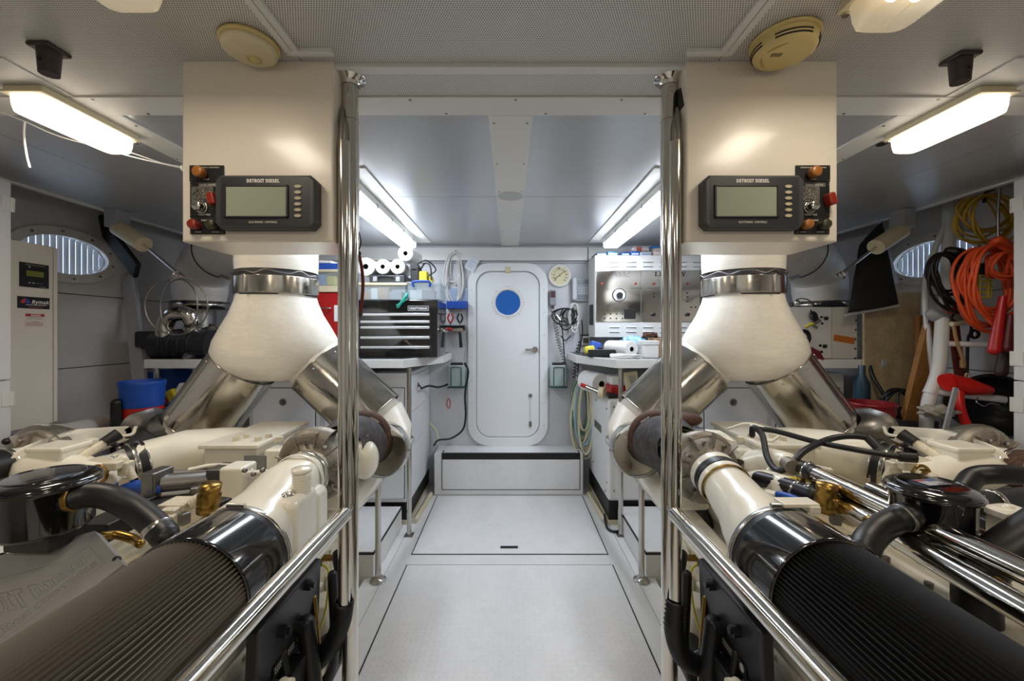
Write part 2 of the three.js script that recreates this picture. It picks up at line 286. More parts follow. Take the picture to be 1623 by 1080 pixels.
{ // hull sides with oval ports, seams between lining panels
  for (const s of [-1, 1]) {
    const w = structure(s < 0 ? 'wall_left' : 'wall_right', 'grey hull lining panels'), pd = s < 0 ? 2.655 : 2.79, py = EYE + 0.498;
    const x = s * HULL, L = q => -s * q;                         // distance along the wall -> local X before the turn
    const shapePanel = (y0, y1, hole) => {
      const a = L(-FRONT), b = L(BACK), sh = new THREE.Shape([new THREE.Vector2(Math.min(a, b), y0), new THREE.Vector2(Math.max(a, b), y0), new THREE.Vector2(Math.max(a, b), y1), new THREE.Vector2(Math.min(a, b), y1)]);
      if (hole) sh.holes.push(new THREE.Path().absellipse(L(pd), py, 0.285, 0.135, 0, Math.PI * 2)); return sh;
    };
    const ex = (sh, dep, x0) => { const g = new THREE.ExtrudeGeometry(sh, { depth: dep, bevelEnabled: false, curveSegments: 24 }); g.rotateY(s * -Math.PI / 2); g.translate(x0, 0, 0); return g; };
    part('panel', metreUV(ex(shapePanel(EYE + 0.25, CEIL + 0.2, true), 0.03, x)), M.hull, w);
    part('panel', metreUV(ex(shapePanel(EYE - 0.243, EYE + 0.244, false), 0.03, x)), M.hull, w);
    part('panel', metreUV(ex(shapePanel(-0.4, EYE - 0.249, false), 0.03, x)), M.hull, w);
    part('shell', metreUV(ex(shapePanel(-0.4, CEIL + 0.2, true), 0.05, x + s * 0.06)), M.bilge, w);
    // oval port
    const win = structure(s < 0 ? 'window_1' : 'window_2', s < 0 ? 'oval hull port with pale louvres, left' : 'oval hull port with pale louvres, right');
    const fs = new THREE.Shape().absellipse(L(pd), py, 0.335, 0.178, 0, Math.PI * 2); fs.holes.push(new THREE.Path().absellipse(L(pd), py, 0.272, 0.125, 0, Math.PI * 2));
    const fg = new THREE.ExtrudeGeometry(fs, { depth: 0.014, bevelEnabled: true, bevelSize: 0.003, bevelThickness: 0.003, bevelSegments: 2, curveSegments: 32 }); fg.rotateY(-s * Math.PI / 2); fg.translate(x - s * 0.031, 0, 0);
    part('flange', fg, M.pipeGrey, win);
    for (let i = -7; i <= 7; i++) { const dz = i * 0.0385, hh = 0.128 * Math.sqrt(Math.max(0, 1 - (dz / 0.283) ** 2)); if (hh < 0.02) continue;
      part('louvre', mv(rbox(0.004, hh * 2, 0.028, 0.001), x + s * 0.01, py, -pd + dz, 0, s * 0.35, 0), std(0xe4eaf2, 0.4), win); }
    part('pane', mv(new THREE.CylinderGeometry(0.5, 0.5, 1, 40).scale(0.256, 0.004, 0.56), x + s * 0.05, py, -pd, 0, 0, Math.PI / 2), M.glass, win);
    const bo = []; for (let i = 0; i < 10; i++) { const a = i / 10 * Math.PI * 2 + 0.2; bo.push(mv(new THREE.CylinderGeometry(0.008, 0.008, 0.008, 10), x - s * 0.05, py + 0.152 * Math.sin(a), -pd + 0.303 * Math.cos(a), 0, 0, Math.PI / 2)); }
    part('bolts', bo, M.dullSteel, win);
  }
  const w = structure('wall_front', 'bulkhead behind the camera'); part('panel', metreUV(hard(-HULL - 0.1, HULL + 0.1, -0.4, CEIL + 0.2, FRONT, FRONT + 0.1)), M.wall, w);
}
// =====================================================================  lamps
function tubeFixture(s) {
  const t = thing('fluorescent_light', s < 0 ? 'long lit fluorescent ceiling light left of the door, above the paper rolls' : 'long lit fluorescent ceiling light right of the door, above the steel panel', 'light', 'long fluorescent lights by the door');
  const x0 = s * 0.79, x1 = s * 0.925, d0 = 1.97, d1 = 3.44, xc = (x0 + x1) / 2, y = CEIL - 0.007;
  part('housing', boxAt(x0, x1, y - 0.045, y, -d0, -d1, 0.006), M.white, t);
  part('diffuser', boxAt(x0 + s * 0.004, x1 - s * 0.004, y - 0.082, y - 0.045, -d0 - 0.015, -d1 + 0.004, 0.016), std(0xffffff, 0.4, 0, { emissive: COOL, emissiveIntensity: 9 }), t, 'glowing white lens');
  for (const q of [0.12, 0.42, 0.72, 1.02, 1.3]) part('clip', boxAt(x0 - s * 0.004, x0 + s * 0.004, y - 0.055, y - 0.03, -d0 - q, -d0 - q - 0.03, 0.001), M.greyPaint, t);
  part('end_cap', [boxAt(x0, x1, y - 0.05, y - 0.002, -d0 + 0.004, -d0 - 0.01, 0.004), cyl(V(xc, y - 0.06, -d0 + 0.002), V(xc, y - 0.06, -d0 - 0.012), 0.012)], M.ivory, t);
  const l = new THREE.RectAreaLight(COOL, TUBE_POWER, 0.12, d1 - d0 - 0.06); l.position.set(xc, y - 0.092, -(d0 + d1) / 2); l.lookAt(xc, 0, -(d0 + d1) / 2 + 1e-4); l.rotation.set(-Math.PI / 2, 0, 0); l.castShadow = true; scene.add(l);
}
tubeFixture(-1); tubeFixture(1);
function compactFixture(x, d, len, wid, power, label, clear = false) {
  const t = thing('bulkhead_light', label, 'light', 'compact ceiling lights'), y = CEIL - 0.004, z0 = -d + len / 2, z1 = -d - len / 2;
  part('base', boxAt(x - wid / 2, x + wid / 2, y - 0.022, y, z0, z1, 0.006), M.ivory, t);
  const pts = [[0, 0.022, 1], [0, 0.03, 0.985], [0, 0.06, 0.93], [0, 0.078, 0.84], [0, 0.082, 0.7], [0, 0.082, 0.02]];
  const g = loft(pts.map(([, h, k]) => [V(x, y - h, -d), wid / 2 * k * 0.97, (len / 2 - (1 - k) * 0.03) * 0.98]), 56, 7);
  part('lens', g, clear ? phys(0xe9e7e0, 0.35, { transmission: 0.7, thickness: 0 }) : std(0xf6f2e8, 0.35, 0, { emissive: WARM, emissiveIntensity: 2.2 }), t, clear ? 'clear plastic lens' : 'glowing lens');
  if (clear) for (const k of [-1, 1]) part('lamp_tube', cyl(V(x + k * wid * 0.17, y - 0.045, z0 - 0.03), V(x + k * wid * 0.17, y - 0.045, z1 + 0.075), 0.016), std(0xffffff, 0.5, 0, { emissive: WARM, emissiveIntensity: 5 }), t, 'glowing tube');
  part('rim', [boxAt(x - wid / 2 - 0.004, x + wid / 2 + 0.004, y - 0.026, y - 0.018, z0 + 0.006, z1 - 0.006, 0.003)], M.ivory, t);
  for (const k of [-1, 1]) part('lens_clip', mv(new THREE.CylinderGeometry(0.008, 0.008, 0.008, 12), x + k * wid * 0.4, y - 0.028, z1 - 0.002), M.steel, t);
  const l = new THREE.RectAreaLight(WARM, power, wid * 0.9, len * 0.9); l.position.set(x, y - 0.092, -d); l.rotation.set(-Math.PI / 2, 0, 0); l.castShadow = true; scene.add(l);
}
compactFixture(-1.56, 1.46, 0.34, 0.13, LAMP_POWER, 'lit compact ceiling light with a white cable tied to it, over the left engine');
compactFixture(1.57, 1.46, 0.33, 0.12, LAMP_POWER, 'lit compact ceiling light beside three dark holes, over the right engine');
compactFixture(0.87, 0.82, 0.30, 0.155, NEAR_POWER, 'bright clear-lens ceiling light cut by the top edge above the right smoke alarm', true);
compactFixture(-0.83, 0.76, 0.30, 0.15, NEAR_POWER, 'clear-lens ceiling light cut by the top edge, above the left smoke alarm', true);
compactFixture(-0.75, -0.55, 0.34, 0.15, UNSEEN_POWER, 'unseen compact ceiling light behind the camera, on the left, lighting the box fronts');  // out of view, placed to light the control box fronts and near floor
compactFixture(0.75, -0.55, 0.34, 0.15, UNSEEN_POWER, 'unseen compact ceiling light behind the camera, on the right, lighting the box fronts');  // its unseen twin on the other side, same purpose
{ // cable tied along the left lamp
  const w = thing('white_cable', 'thin white cable with a hanging tail tied along the left ceiling light', 'cable');
  part('run', tube([P(2, 178, 1.42), P(40, 193, 1.45), P(90, 215, 1.5), P(150, 232, 1.56), P(215, 250, 1.5), P(290, 267, 1.3)], 0.0022, 60, 6), M.rope, w);
  part('second_run', tube([P(140, 228, 1.55), P(200, 240, 1.53), P(255, 258, 1.4), P(291, 265, 1.3)], 0.0018, 40, 6), M.rope, w);
  part('tail', tube([P(39, 193, 1.45), P(38, 215, 1.45), P(42, 245, 1.45), P(47, 265, 1.45)], 0.0035, 20, 6), M.rope, w);
  part('cable_clip', mv(rbox(0.012, 0.02, 0.012), P(291, 267, 1.3)), M.white, w);
}
// =====================================================================  alarms and nozzles
{ const c = P(396, 66, 1.11), y = CEIL; const t = thing('smoke_alarm', 'round ivory smoke alarm with a flat plain face, above the left control box', 'smoke alarm');
  part('base', lathe([[0, 0], [0.072, 0], [0.074, 0.008], [0.07, 0.014], [0, 0.014]], V(c.x, y, c.z), V(0, -1, 0), 48), M.yellowed, t);
  part('cover', lathe([[0, 0.034], [0.055, 0.033], [0.066, 0.027], [0.069, 0.018], [0.066, 0.012]].reverse(), V(c.x, y, c.z), V(0, -1, 0), 48), M.ivory, t);
  part('test_button', [lathe([[0, 0.037], [0.012, 0.037], [0.013, 0.033]], V(c.x, y, c.z - 0.02), V(0, -1, 0), 24), ring(V(c.x, y - 0.0345, c.z - 0.02), UP, 0.018, 0.0016)], M.yellowed, t); }
{ const c = P(1243, 60, 1.097), y = CEIL; const t = thing('smoke_alarm', 'yellowed domed smoke alarm with black slots, above the right control box', 'smoke alarm');
  part('base', lathe([[0, 0], [0.083, 0], [0.085, 0.006], [0.08, 0.012], [0, 0.012]], V(c.x, y, c.z), V(0, -1, 0), 48), M.yellowed, t);
  part('cover', lathe([[0.078, 0.01], [0.078, 0.03], [0.072, 0.042], [0.06, 0.046], [0, 0.046]], V(c.x, y, c.z), V(0, -1, 0), 48), M.yellowed, t);
  const sl = []; for (const [h, rad] of [[0.026, 0.0782], [0.034, 0.0768]]) for (let q = 0; q < 4; q++) { const g = new THREE.TorusGeometry(rad, 0.002, 6, 18, 1.15); g.rotateX(Math.PI / 2); g.rotateY(q * Math.PI / 2 + 0.3); sl.push(mv(g, c.x, y - h, c.z)); }
  part('slots', sl, M.black, t, 'black vent slots');
  const wedge = (a0, a1) => { const s = new THREE.Shape(); s.moveTo(0.016 * Math.cos((a0 + a1) / 2), 0.016 * Math.sin((a0 + a1) / 2)); s.absarc(0, 0, 0.056, a0, a1); const g = new THREE.ExtrudeGeometry(s, { depth: 0.002, bevelEnabled: false }); g.rotateX(Math.PI / 2); return mv(g, c.x, y - 0.0455, c.z); };
  for (const [a, b] of [[3.3, 4.3], [2.0, 2.9]]) part('recess', wedge(a, b), M.yellowedDark, t);
  const gr = []; for (let i = 0; i < 5; i++) gr.push(mv(rbox(0.002, 0.002, 0.014, 0.0005), c.x - 0.036 + i * 0.006, y - 0.0465, c.z + 0.004)); part('grille', gr, M.black, t); }
for (const [u, v, lab] of [[78, 98, 'dark brown ceiling nozzle left of the left control box'], [1522, 111, 'dark brown ceiling nozzle right of the right control box']]) {
  const c = P(u, v, 640 * 0.755 / (525 - v)); const t = thing('ceiling_nozzle', lab, 'nozzle', 'ceiling nozzles');
  part('flange', boxAt(c.x - 0.032, c.x + 0.032, CEIL - 0.012, CEIL, c.z - 0.032, c.z + 0.032, 0.005), M.brownPlastic, t);
  part('body', cyl(V(c.x, CEIL - 0.01, c.z), V(c.x, CEIL - 0.075, c.z), 0.026, 0.022), M.brownPlastic, t);
  part('opening', mv(new THREE.CylinderGeometry(0.005, 0.005, 0.004, 10), c.x, CEIL - 0.045, c.z + 0.0245, Math.PI / 2), M.black, t);
}
// =====================================================================  control boxes
const txt = (x, s, px, py, size, col = '#e8e4da', font = 'bold', al = 'center') => { x.fillStyle = col; x.font = `${font} ${size}px sans-serif`; x.textAlign = al; x.textBaseline = 'middle'; x.fillText(s, px, py); };
const bezelTex = canvas(1024, 512, (x, w, h) => { x.fillStyle = '#2b2b2e'; x.fillRect(0, 0, w, h); for (let i = 0; i < 5000; i++) { x.fillStyle = rnd() < 0.5 ? '#313134' : '#26262a'; x.fillRect(rnd() * w, rnd() * h, 3, 3); } txt(x, 'DETROIT DIESEL', 490, 36, 50, '#e6e2d8', '900'); txt(x, 'ELECTRONIC  CONTROLS', 490, 476, 28, '#cfcbc0'); });
const stopTex = canvas(256, 180, (x, w, h) => { x.fillStyle = '#1c1b1b'; x.fillRect(0, 0, w, h); txt(x, 'EMERGENCY ENGINE', 128, 22, 20, '#d8cfae'); txt(x, 'STOP', 128, 158, 20, '#d8cfae'); });
const localTex = canvas(256, 300, (x, w, h) => { x.fillStyle = '#1c1b1b'; x.fillRect(0, 0, w, h); x.strokeStyle = '#d9d4c4'; x.lineWidth = 2; x.strokeRect(70, 8, 150, 24); txt(x, 'LOCAL CONTROL', 145, 21, 17); x.strokeRect(14, 40, 160, 130); for (let i = 0; i < 9; i++) { x.fillStyle = '#cfc9b8'; for (let k = 20; k < 165; k += 3 + rnd() * 10) x.fillRect(k, 48 + i * 13, 2 + rnd() * 6, 5); } txt(x, 'THROTTLE', 110, 276, 20); });
const engTex = canvas(256, 160, (x, w, h) => { x.fillStyle = '#1c1b1b'; x.fillRect(0, 0, w, h); txt(x, 'ENGINE', 128, 18, 24); txt(x, 'STOP', 60, 140, 20); txt(x, 'START', 190, 140, 20); });
function controlBox(s) {
  const side = s < 0 ? 'left' : 'right';
  const t = thing('control_box', s < 0 ? 'cream overhead engine control box with display and knobs on its left side' : 'cream overhead engine control box with display and knobs on its right side', 'control box', 'overhead engine control boxes');
  const zf = -1.187, zb = -1.40, xi = s * 0.525, xo = s * 0.958, yb = EYE + 0.269;
  const sh = extr([[Math.min(xi, xo), yb], [Math.max(xi, xo), yb], [Math.max(xi, xo), CEIL - 0.001], [Math.min(xi, xo), CEIL - 0.001]].map(p => p), zf - zb - 0.012, 0.006); sh.translate(0, 0, zb + 0.006);
  part('casing', sh, M.boxPaint, t);
  const z = zf + 0.001, px = (u, v) => { const uu = s < 0 ? u : 1616 - u; return P(uu, v, 1.187); };
  // display
  const a = px(358, 288), b = px(506, 364), cx = (a.x + b.x) / 2, cy = (a.y + b.y) / 2, w = Math.abs(a.x - b.x), h = a.y - b.y;
  const dsp = part('display_unit', [mv(extr([[-w / 2 + 0.012, -h / 2], [w / 2 - 0.012, -h / 2], [w / 2, -h / 2 + 0.012], [w / 2, h / 2 - 0.012], [w / 2 - 0.012, h / 2], [-w / 2 + 0.012, h / 2], [-w / 2, h / 2 - 0.012], [-w / 2, -h / 2 + 0.012]], 0.03, 0.006), cx, cy, z)], M.plasticGrey, t, 'dark display unit');
  decal('bezel', bezelTex, w * 0.92, h * 0.97, V(cx, cy, z + 0.0365), dsp);
  part('screen', boxAt(cx - w * 0.40, cx + w * 0.225, cy - h * 0.30, cy + h * 0.30, z + 0.034, z + 0.0385, 0.001), M.lcd, dsp);
  part('screen_frame', [boxAt(cx - w * 0.42, cx + w * 0.245, cy + h * 0.30, cy + h * 0.33, z + 0.03, z + 0.041, 0.001), boxAt(cx - w * 0.42, cx + w * 0.245, cy - h * 0.33, cy - h * 0.30, z + 0.03, z + 0.041, 0.001), boxAt(cx - w * 0.42, cx - w * 0.40, cy - h * 0.33, cy + h * 0.33, z + 0.03, z + 0.041, 0.001), boxAt(cx + w * 0.225, cx + w * 0.245, cy - h * 0.33, cy + h * 0.33, z + 0.03, z + 0.041, 0.001)], M.plastic, dsp);
  for (let i = 0; i < 6; i++) part('key', mv(new THREE.CylinderGeometry(0.5, 0.5, 1, 20).scale(0.02, 0.003, 0.009), cx + w * 0.345, cy + h * (0.30 - i * 0.118), z + 0.038, Math.PI / 2), std(0xb7ad8f, 0.5), dsp);
  // three switch plates
  const plate = (u0, v0, u1, v1, tex, nm) => { const p = px(u0, v0), q = px(u1, v1); const X0 = Math.min(p.x, q.x), X1 = Math.max(p.x, q.x); const o = part(nm, boxAt(X0, X1, q.y, p.y, z, z + 0.004, 0.001), M.plastic, t); decal('print', tex, X1 - X0 - 0.002, p.y - q.y - 0.002, V((X0 + X1) / 2, (p.y + q.y) / 2, z + 0.0046), o); return { o, X0, X1, y0: q.y, y1: p.y }; };
  const A = plate(302, 263, 356, 289, stopTex, 'stop_plate'), B = plate(303, 290, 356, 346, localTex, 'throttle_plate'), C = plate(303, 347, 358, 372, engTex, 'start_plate');
  const knob = (pl, fx, fy, m, nm, r = 0.0125) => part(nm, lathe([[0, 0.03], [r * 0.8, 0.029], [r, 0.024], [r, 0.01], [r * 0.7, 0.006], [r * 0.7, 0]].reverse(), V(pl.X0 + (pl.X1 - pl.X0) * fx, pl.y0 + (pl.y1 - pl.y0) * fy, z + 0.004), V(0, 0, 1), 24), m, pl.o);
  knob(A, 0.42, 0.45, M.amber, 'knob', 0.016);
  const k = knob(B, 0.38, 0.28, M.chrome, 'dial', 0.014); part('dial_collar', ring(V(B.X0 + (B.X1 - B.X0) * 0.38, B.y0 + (B.y1 - B.y0) * 0.28, z + 0.007), V(0, 0, 1), 0.015, 0.003), M.steel, B.o);
  const kx = B.X0 + (B.X1 - B.X0) * (s < 0 ? 0.78 : 0.92), ky = B.y0 + (B.y1 - B.y0) * 0.48; part('switch_guard', [mv(rbox(0.022, 0.036, 0.028, 0.006), kx, ky, z + 0.016, 0, 0, 0.25)], M.redKnob, B.o, 'red switch guard');
  knob(C, 0.24, 0.52, s < 0 ? M.redKnob : M.amber, 'knob', 0.014); knob(C, 0.74, 0.52, M.darkKnob, 'knob', 0.014);
  const sc = []; for (const pl of [A, B, C]) for (const fx of [0.06, 0.94]) for (const fy of [0.08, 0.92]) sc.push(mv(new THREE.CylinderGeometry(0.002, 0.002, 0.002, 8), pl.X0 + (pl.X1 - pl.X0) * fx, pl.y0 + (pl.y1 - pl.y0) * fy, z + 0.0055, Math.PI / 2)); part('screws', sc, M.steel, t);
  // cable slot on the inboard side
  const sp = part('cable_gland', mv(extr([[-0.05, -0.03], [0.02, -0.03], [0.05, 0.02], [0.03, 0.05], [-0.03, 0.03]], 0.004, 0.003), s * 0.5255 - (s > 0 ? 0.008 : 0.002), P(0, 170, 1.27).y, -1.255, 0, Math.PI / 2, 0), M.black, t);
}
controlBox(-1); controlBox(1);
// =====================================================================  posts, conduits, rails
function post(s) {
  const side = s < 0 ? 'left' : 'right', x = s * 0.4985, d = 1.262;
  const t = thing('stanchion_post', `polished steel post from floor to ceiling beside the ${side} control box`, 'post', 'polished posts');
  part('pole', cyl(V(x, 0.002, -d), V(x, CEIL - 0.001, -d), 0.0245, 0.0245, 32), M.chrome, t);
  part('ceiling_flange', lathe([[0.026, 0.03], [0.03, 0.014], [0.046, 0.009], [0.047, 0]], V(x, CEIL - 0.0005, -d), V(0, -1, 0), 32), M.chrome, t);
  part('floor_flange', lathe([[0.045, 0], [0.045, 0.008], [0.028, 0.014], [0.0255, 0.03]], V(x, 0.002, -d), UP, 32), M.chrome, t);
  part('seam_ring', ring(V(x, P(0, 192, d).y, -d), UP, 0.0248, 0.0012), M.dullSteel, t);
  const c = thing('cable_conduit', `steel cable tube strapped in front of the ${side} post, ending in a corrugated hose`, 'conduit', 'cable tubes on the posts');
  const cx = x, cz = -d + 0.0465, y1 = P(0, 226, 1.22).y, y0 = P(0, 957, 1.22).y;
  part('tube', cyl(V(cx, y0, cz), V(cx, y1, cz), 0.018, 0.018, 28, true), M.chrome, c);
  for (const [q, r] of [[0.010, 0.0065], [-0.004, 0.0075]]) part('cable', tube([V(s * 0.523, P(0, 163 + q * 300, 1.25).y, -1.258), V(s * 0.514, P(0, 178, 1.24).y, -1.245 + q), V(cx + s * q * 0.6, P(0, 205, 1.22).y, cz + q * 0.4), V(cx + s * q * 0.6, P(0, 235, 1.22).y, cz + q * 0.4), V(cx + s * q * 0.6, P(0, 300, 1.22).y, cz + q * 0.4)], r, 36, 10), std(0x8d887f, 0.4, 0.3), c);
  // corrugated hose: from the tube foot down and outboard
  const path = new THREE.CatmullRomCurve3(s > 0 ? [V(cx, y0 + 0.01, cz), P(1068, 995, 1.2), P(1082, 1040, 1.21), P(1112, 1052, 1.24), P(1130, 1015, 1.27), P(1140, 985, 1.3)] : [V(cx, y0 + 0.01, cz), P(541, 985, 1.23), P(527, 1020, 1.26), P(500, 1052, 1.28), P(470, 1085, 1.28)]);
  const N = 70, R = 0.0265, fr = path.computeFrenetFrames(N), secs = [];
  for (let i = 0; i <= N; i++) secs.push([path.getPointAt(i / N), R + (i % 2 ? 0.0028 : -0.0028), R + (i % 2 ? 0.0028 : -0.0028), fr.normals[i], fr.binormals[i]]);
  part('corrugated_hose', loft(secs, 18), M.rubber, c, 'black corrugated hose');
  part('cable_tie', [ring(V(cx, y0 + 0.003, cz), UP, 0.0195, 0.002), mv(rbox(0.008, 0.012, 0.008), cx - s * 0.026, y0 + 0.006, cz + 0.006)], M.black, c);
  // near guard rail
  const r = thing('guard_rail', `thick polished rail running toward the camera beside the ${side} air filter`, 'rail', 'near guard rails');
  const hy = EYE - 0.545;
  part('rail', cyl(V(s * 0.492, hy, -1.195), V(s * 0.506, hy, -0.02), 0.0225, 0.0225, 28), M.chrome, r);
  part('end_cap', ball(V(s * 0.492, hy, -1.195), 0.0224), M.chrome, r);
  part('weld_stub', cyl(V(s * 0.494, hy, -1.18), V(s * 0.4975, hy, -1.245), 0.016), M.chrome, r);
  part('support', cyl(V(s * 0.506, -0.3, -0.1), V(s * 0.506, hy, -0.1), 0.018), M.chrome, r);
  // far rail
  const q = thing('side_rail', `low polished rail with one support, behind the ${side} post`, 'rail', 'low rails along the aisle');
  const ry = EYE - 0.868, rx = s * 0.755;
  part('rail', bentTube([V(rx + s * 0.005, ry - 0.35, -1.9), V(rx, ry, -1.9), V(rx, ry, -2.314), V(s * 0.69, EYE - 0.762, -2.89), V(s * 0.85, EYE - 0.755, -2.94)], 0.0215, 0.06), M.chrome, q);
  part('support', cyl(V(s * 0.755, 0.004, -2.314), V(s * 0.755, ry, -2.314), 0.0165), M.steel, q);
  part('support_foot', lathe([[0.046, 0], [0.046, 0.006], [0.022, 0.010], [0.018, 0.03]], V(s * 0.755, 0.001, -2.314), UP, 28), M.steel, q);
  // side step outboard of the rail
  const g = thing('side_step', `white side step with black edge behind the ${side} post`, 'step', 'side steps');
  part('body', boxAt(s * 0.792, s * 1.2, 0.001, 0.138, -2.345, -2.96, 0.003), M.deck, g);
  part('edging', [hard(s * 0.788, s * 1.2, 0.134, 0.142, -2.339, -2.352), hard(s * 0.788, s * 0.796, 0.134, 0.142, -2.339, -2.96)], M.black, g);
  part('tread', metreUV(boxAt(s * 0.797, s * 1.2, 0.138, 0.146, -2.353, -2.96, 0.002)), M.plate, g);
}
post(-1); post(1);
{ // braided lanyard hanging on the left post
  const t = thing('lanyard', 'red brown braided lanyard hanging beside the left post', 'lanyard');
  const d = 1.3; part('cord', tube([P(569, 368, d), P(572, 385, d), P(568, 398, d)], 0.002, 16, 6), M.black, t);
  part('knot', [ball(P(568, 402, d), 0.009), ball(P(571, 498, d), 0.008)], M.brownPlastic, t);
  part('braid', tube([P(569, 404, d), P(574, 430, d), P(575, 460, d), P(571, 500, d)], 0.0055, 40, 8), std(0x6e2d22, 0.8), t);
}
// =====================================================================  exhaust collectors
const clampBand = (pos, dir, r, w, parent, m = M.steel, name = 'band_clamp') => part(name, [lathe([[r - 0.002, -w / 2], [r, -w / 2], [r + 0.002, -w / 2 + 0.002], [r + 0.002, w / 2 - 0.002], [r, w / 2], [r - 0.002, w / 2]], pos, dir, 40)], m, parent);
function bolt(parent, pos, dir, r = 0.008, h = 0.008, m = M.cream) { return part('bolt', orient(new THREE.CylinderGeometry(r, r, h, 6), pos.clone().add(dir.clone().multiplyScalar(h / 2)), dir), m, parent); }
function exhaust(s) {
  const side = s < 0 ? 'left' : 'right', Q = (u, v, d) => P(s < 0 ? u : 1616 - u, v, d), D = 2.28, X = V(1, 0, 0), Z = V(0, 0, 1);
  const t = thing('exhaust_collector', `cream wishbone exhaust collector with steel sleeves below the ${side} control box`, 'exhaust', 'wishbone exhaust collectors');
  const c = v => Q(440, v, D), r = px => S(px, D);
  const body = loft([[c(466), r(54), r(54)], [c(480), r(58), r(55)], [c(500), r(67), r(58)], [c(520), r(80), r(61)], [c(540), r(92), r(63)], [c(556), r(97), r(63)], [c(572), r(95), r(62)], [c(586), r(82), r(57)], [c(597), r(58), r(45)], [c(602), r(30), r(25)], [c(603), 0.001, 0.001]], 56, 2.2);
  part('body', body, M.wrap, t, 'cream lagged wishbone body');
  part('neck', loft([[c(398), r(59), r(58)], [c(405), r(59), r(58)], [c(420), r(59), r(58)], [c(433), r(58), r(57)]], 48), M.wrap, t);
  part('joint_groove', lathe([[r(56), -S(38, D)], [r(56), 0]], c(433), UP, 40), M.blanket, t);
  const cb = clampBand(c(455.5), UP, r(59), S(25, D), t, M.brushed, 'collar_clamp');
  part('clamp_lip', [ring(c(444), UP, r(58), 0.004), ring(c(468), UP, r(57), 0.004), mv(rbox(0.012, S(26, D), 0.02), Q(426, 455.5, D).x, c(455.5).y, -D + r(59))], M.steel, cb);
  const wire = []; for (let i = 0; i < 24; i++) { const a = i / 24 * Math.PI * 2; wire.push(V(c(440).x + r(60) * Math.cos(a), c(438 + 3 * Math.sin(i * 2.3)).y, -D + r(60) * Math.sin(a))); }
  part('lacing_wire', tube(wire, 0.003, 120, 5, true), M.dullSteel, cb);
  // sleeves
  for (const k of [-1, 1]) {                               // -1: outboard leg in the left picture half
    const a = k < 0 ? Q(386, 580, D) : Q(508, 582, D), b = k < 0 ? Q(318, 672, D) : Q(594, 664, D), dir = b.clone().sub(a).normalize(), R = r(51);
    const st = part('leg', cyl(a.clone().addScaledVector(dir, -0.12), b.clone().addScaledVector(dir, 0.05), R * 0.9, R * 0.86, 36), M.wrap, t);
    const a2 = a, sl = part('leg_sleeve', [cyl(a2, b, R, R, 48, true), cyl(a2, b, R - 0.004, R - 0.004, 48, true), ring(a2, dir, R - 0.001, 0.003, 48), ring(b, dir, R - 0.001, 0.003, 48)], M.brushed, t, 'polished sheet steel sleeve');
    const lw = []; const q = new THREE.Quaternion().setFromUnitVectors(UP, dir); for (let i = 0; i < 28; i++) { const an = i / 28 * Math.PI * 2; lw.push(V((R * 0.93) * Math.cos(an), (i % 2 ? 0.006 : -0.006), (R * 0.93) * Math.sin(an)).applyQuaternion(q).add(a2)); }
    part('lacing_wire', tube(lw, 0.0035, 140, 5, true), M.dullSteel, sl);
    const tab = []; for (let i = 0; i < 8; i++) { const an = i / 8 * Math.PI * 2 + 0.2; tab.push(mv(new THREE.SphereGeometry(0.006, 8, 6), V(R * Math.cos(an), 0.03, R * Math.sin(an)).applyQuaternion(q).add(a2))); } part('rivets', tab, M.steel, sl);
  }
  // inboard elbow to the turbine
  part('lower_elbow', loft([[Q(600, 668, 2.28), r(46), r(46), V(0.75 * -s, 0.66, 0), Z], [Q(612, 690, 2.24), r(42), r(44), V(0.92 * -s, 0.38, 0), Z], [Q(612, 706, 2.16), r(38), r(40), V(0.97 * -s, 0.1, 0.2), V(0, 0.6, 0.8)], [Q(606, 716, 2.06), r(35), r(35), X, V(0, 1, 0.1)]], 36), M.wrap, t);
  part('elbow_band', lathe([[r(38), -0.03], [r(39), -0.03], [r(39), 0.03], [r(38), 0.03]], Q(606, 712, 2.08), V(0.1 * s, 0.12, 1).normalize(), 40), M.steel, t);
  // outboard elbow
  part('outer_elbow', loft([[Q(300, 672, 2.28), r(40), r(40), V(0.85, 0.5 * s, 0), Z], [Q(270, 676, 2.25), r(32), r(34), V(0.5, 0.85 * s, 0), Z], [Q(240, 674, 2.2), r(26), r(30), V(0.1, 1, 0), Z], [Q(215, 680, 2.12), r(24), r(26), V(0, 1, 0), Z]], 32), M.dullSteel, t);
  // riser: up behind the box, outboard and down
  const g = thing('exhaust_riser', `grey lagged exhaust pipe turning down behind the ${side} control box`, 'pipe', 'lagged exhaust pipes');
  const rp = [Q(440, 399, 2.28), Q(440, 378, 2.32), Q(415, 378, 2.55), Q(370, 392, 2.9), Q(335, 414, 3.15), Q(320, 440, 3.24), Q(318, 462, 3.25)];
  part('pipe', tube(rp, 0.186, 60, 32), M.pipeGrey, g);
  const sm = Q(352, 402, 3.03); part('joint_seam', ring(sm, Q(335, 414, 3.15).sub(Q(370, 392, 2.9)).normalize(), 0.188, 0.004), M.black, g);
  const cl = Q(318, 485, 3.25); part('taper', lathe([[0.186, 0.11], [0.172, 0.03], [0.15, 0]], cl, UP, 36), M.pipeGrey, g); part('collar', lathe([[0.12, -0.03], [0.2, -0.03], [0.2, 0.03], [0.12, 0.03]], cl, UP, 40), M.brushed, g);
  part('lower_pipe', [lathe([[0.105, 0], [0.105, 0.16], [0.125, 0.18], [0.125, 0.372], [0, 0.372]], cl.clone().add(V(0, -0.02, 0)), V(0, -1, 0), 36)], M.dullSteel, g);
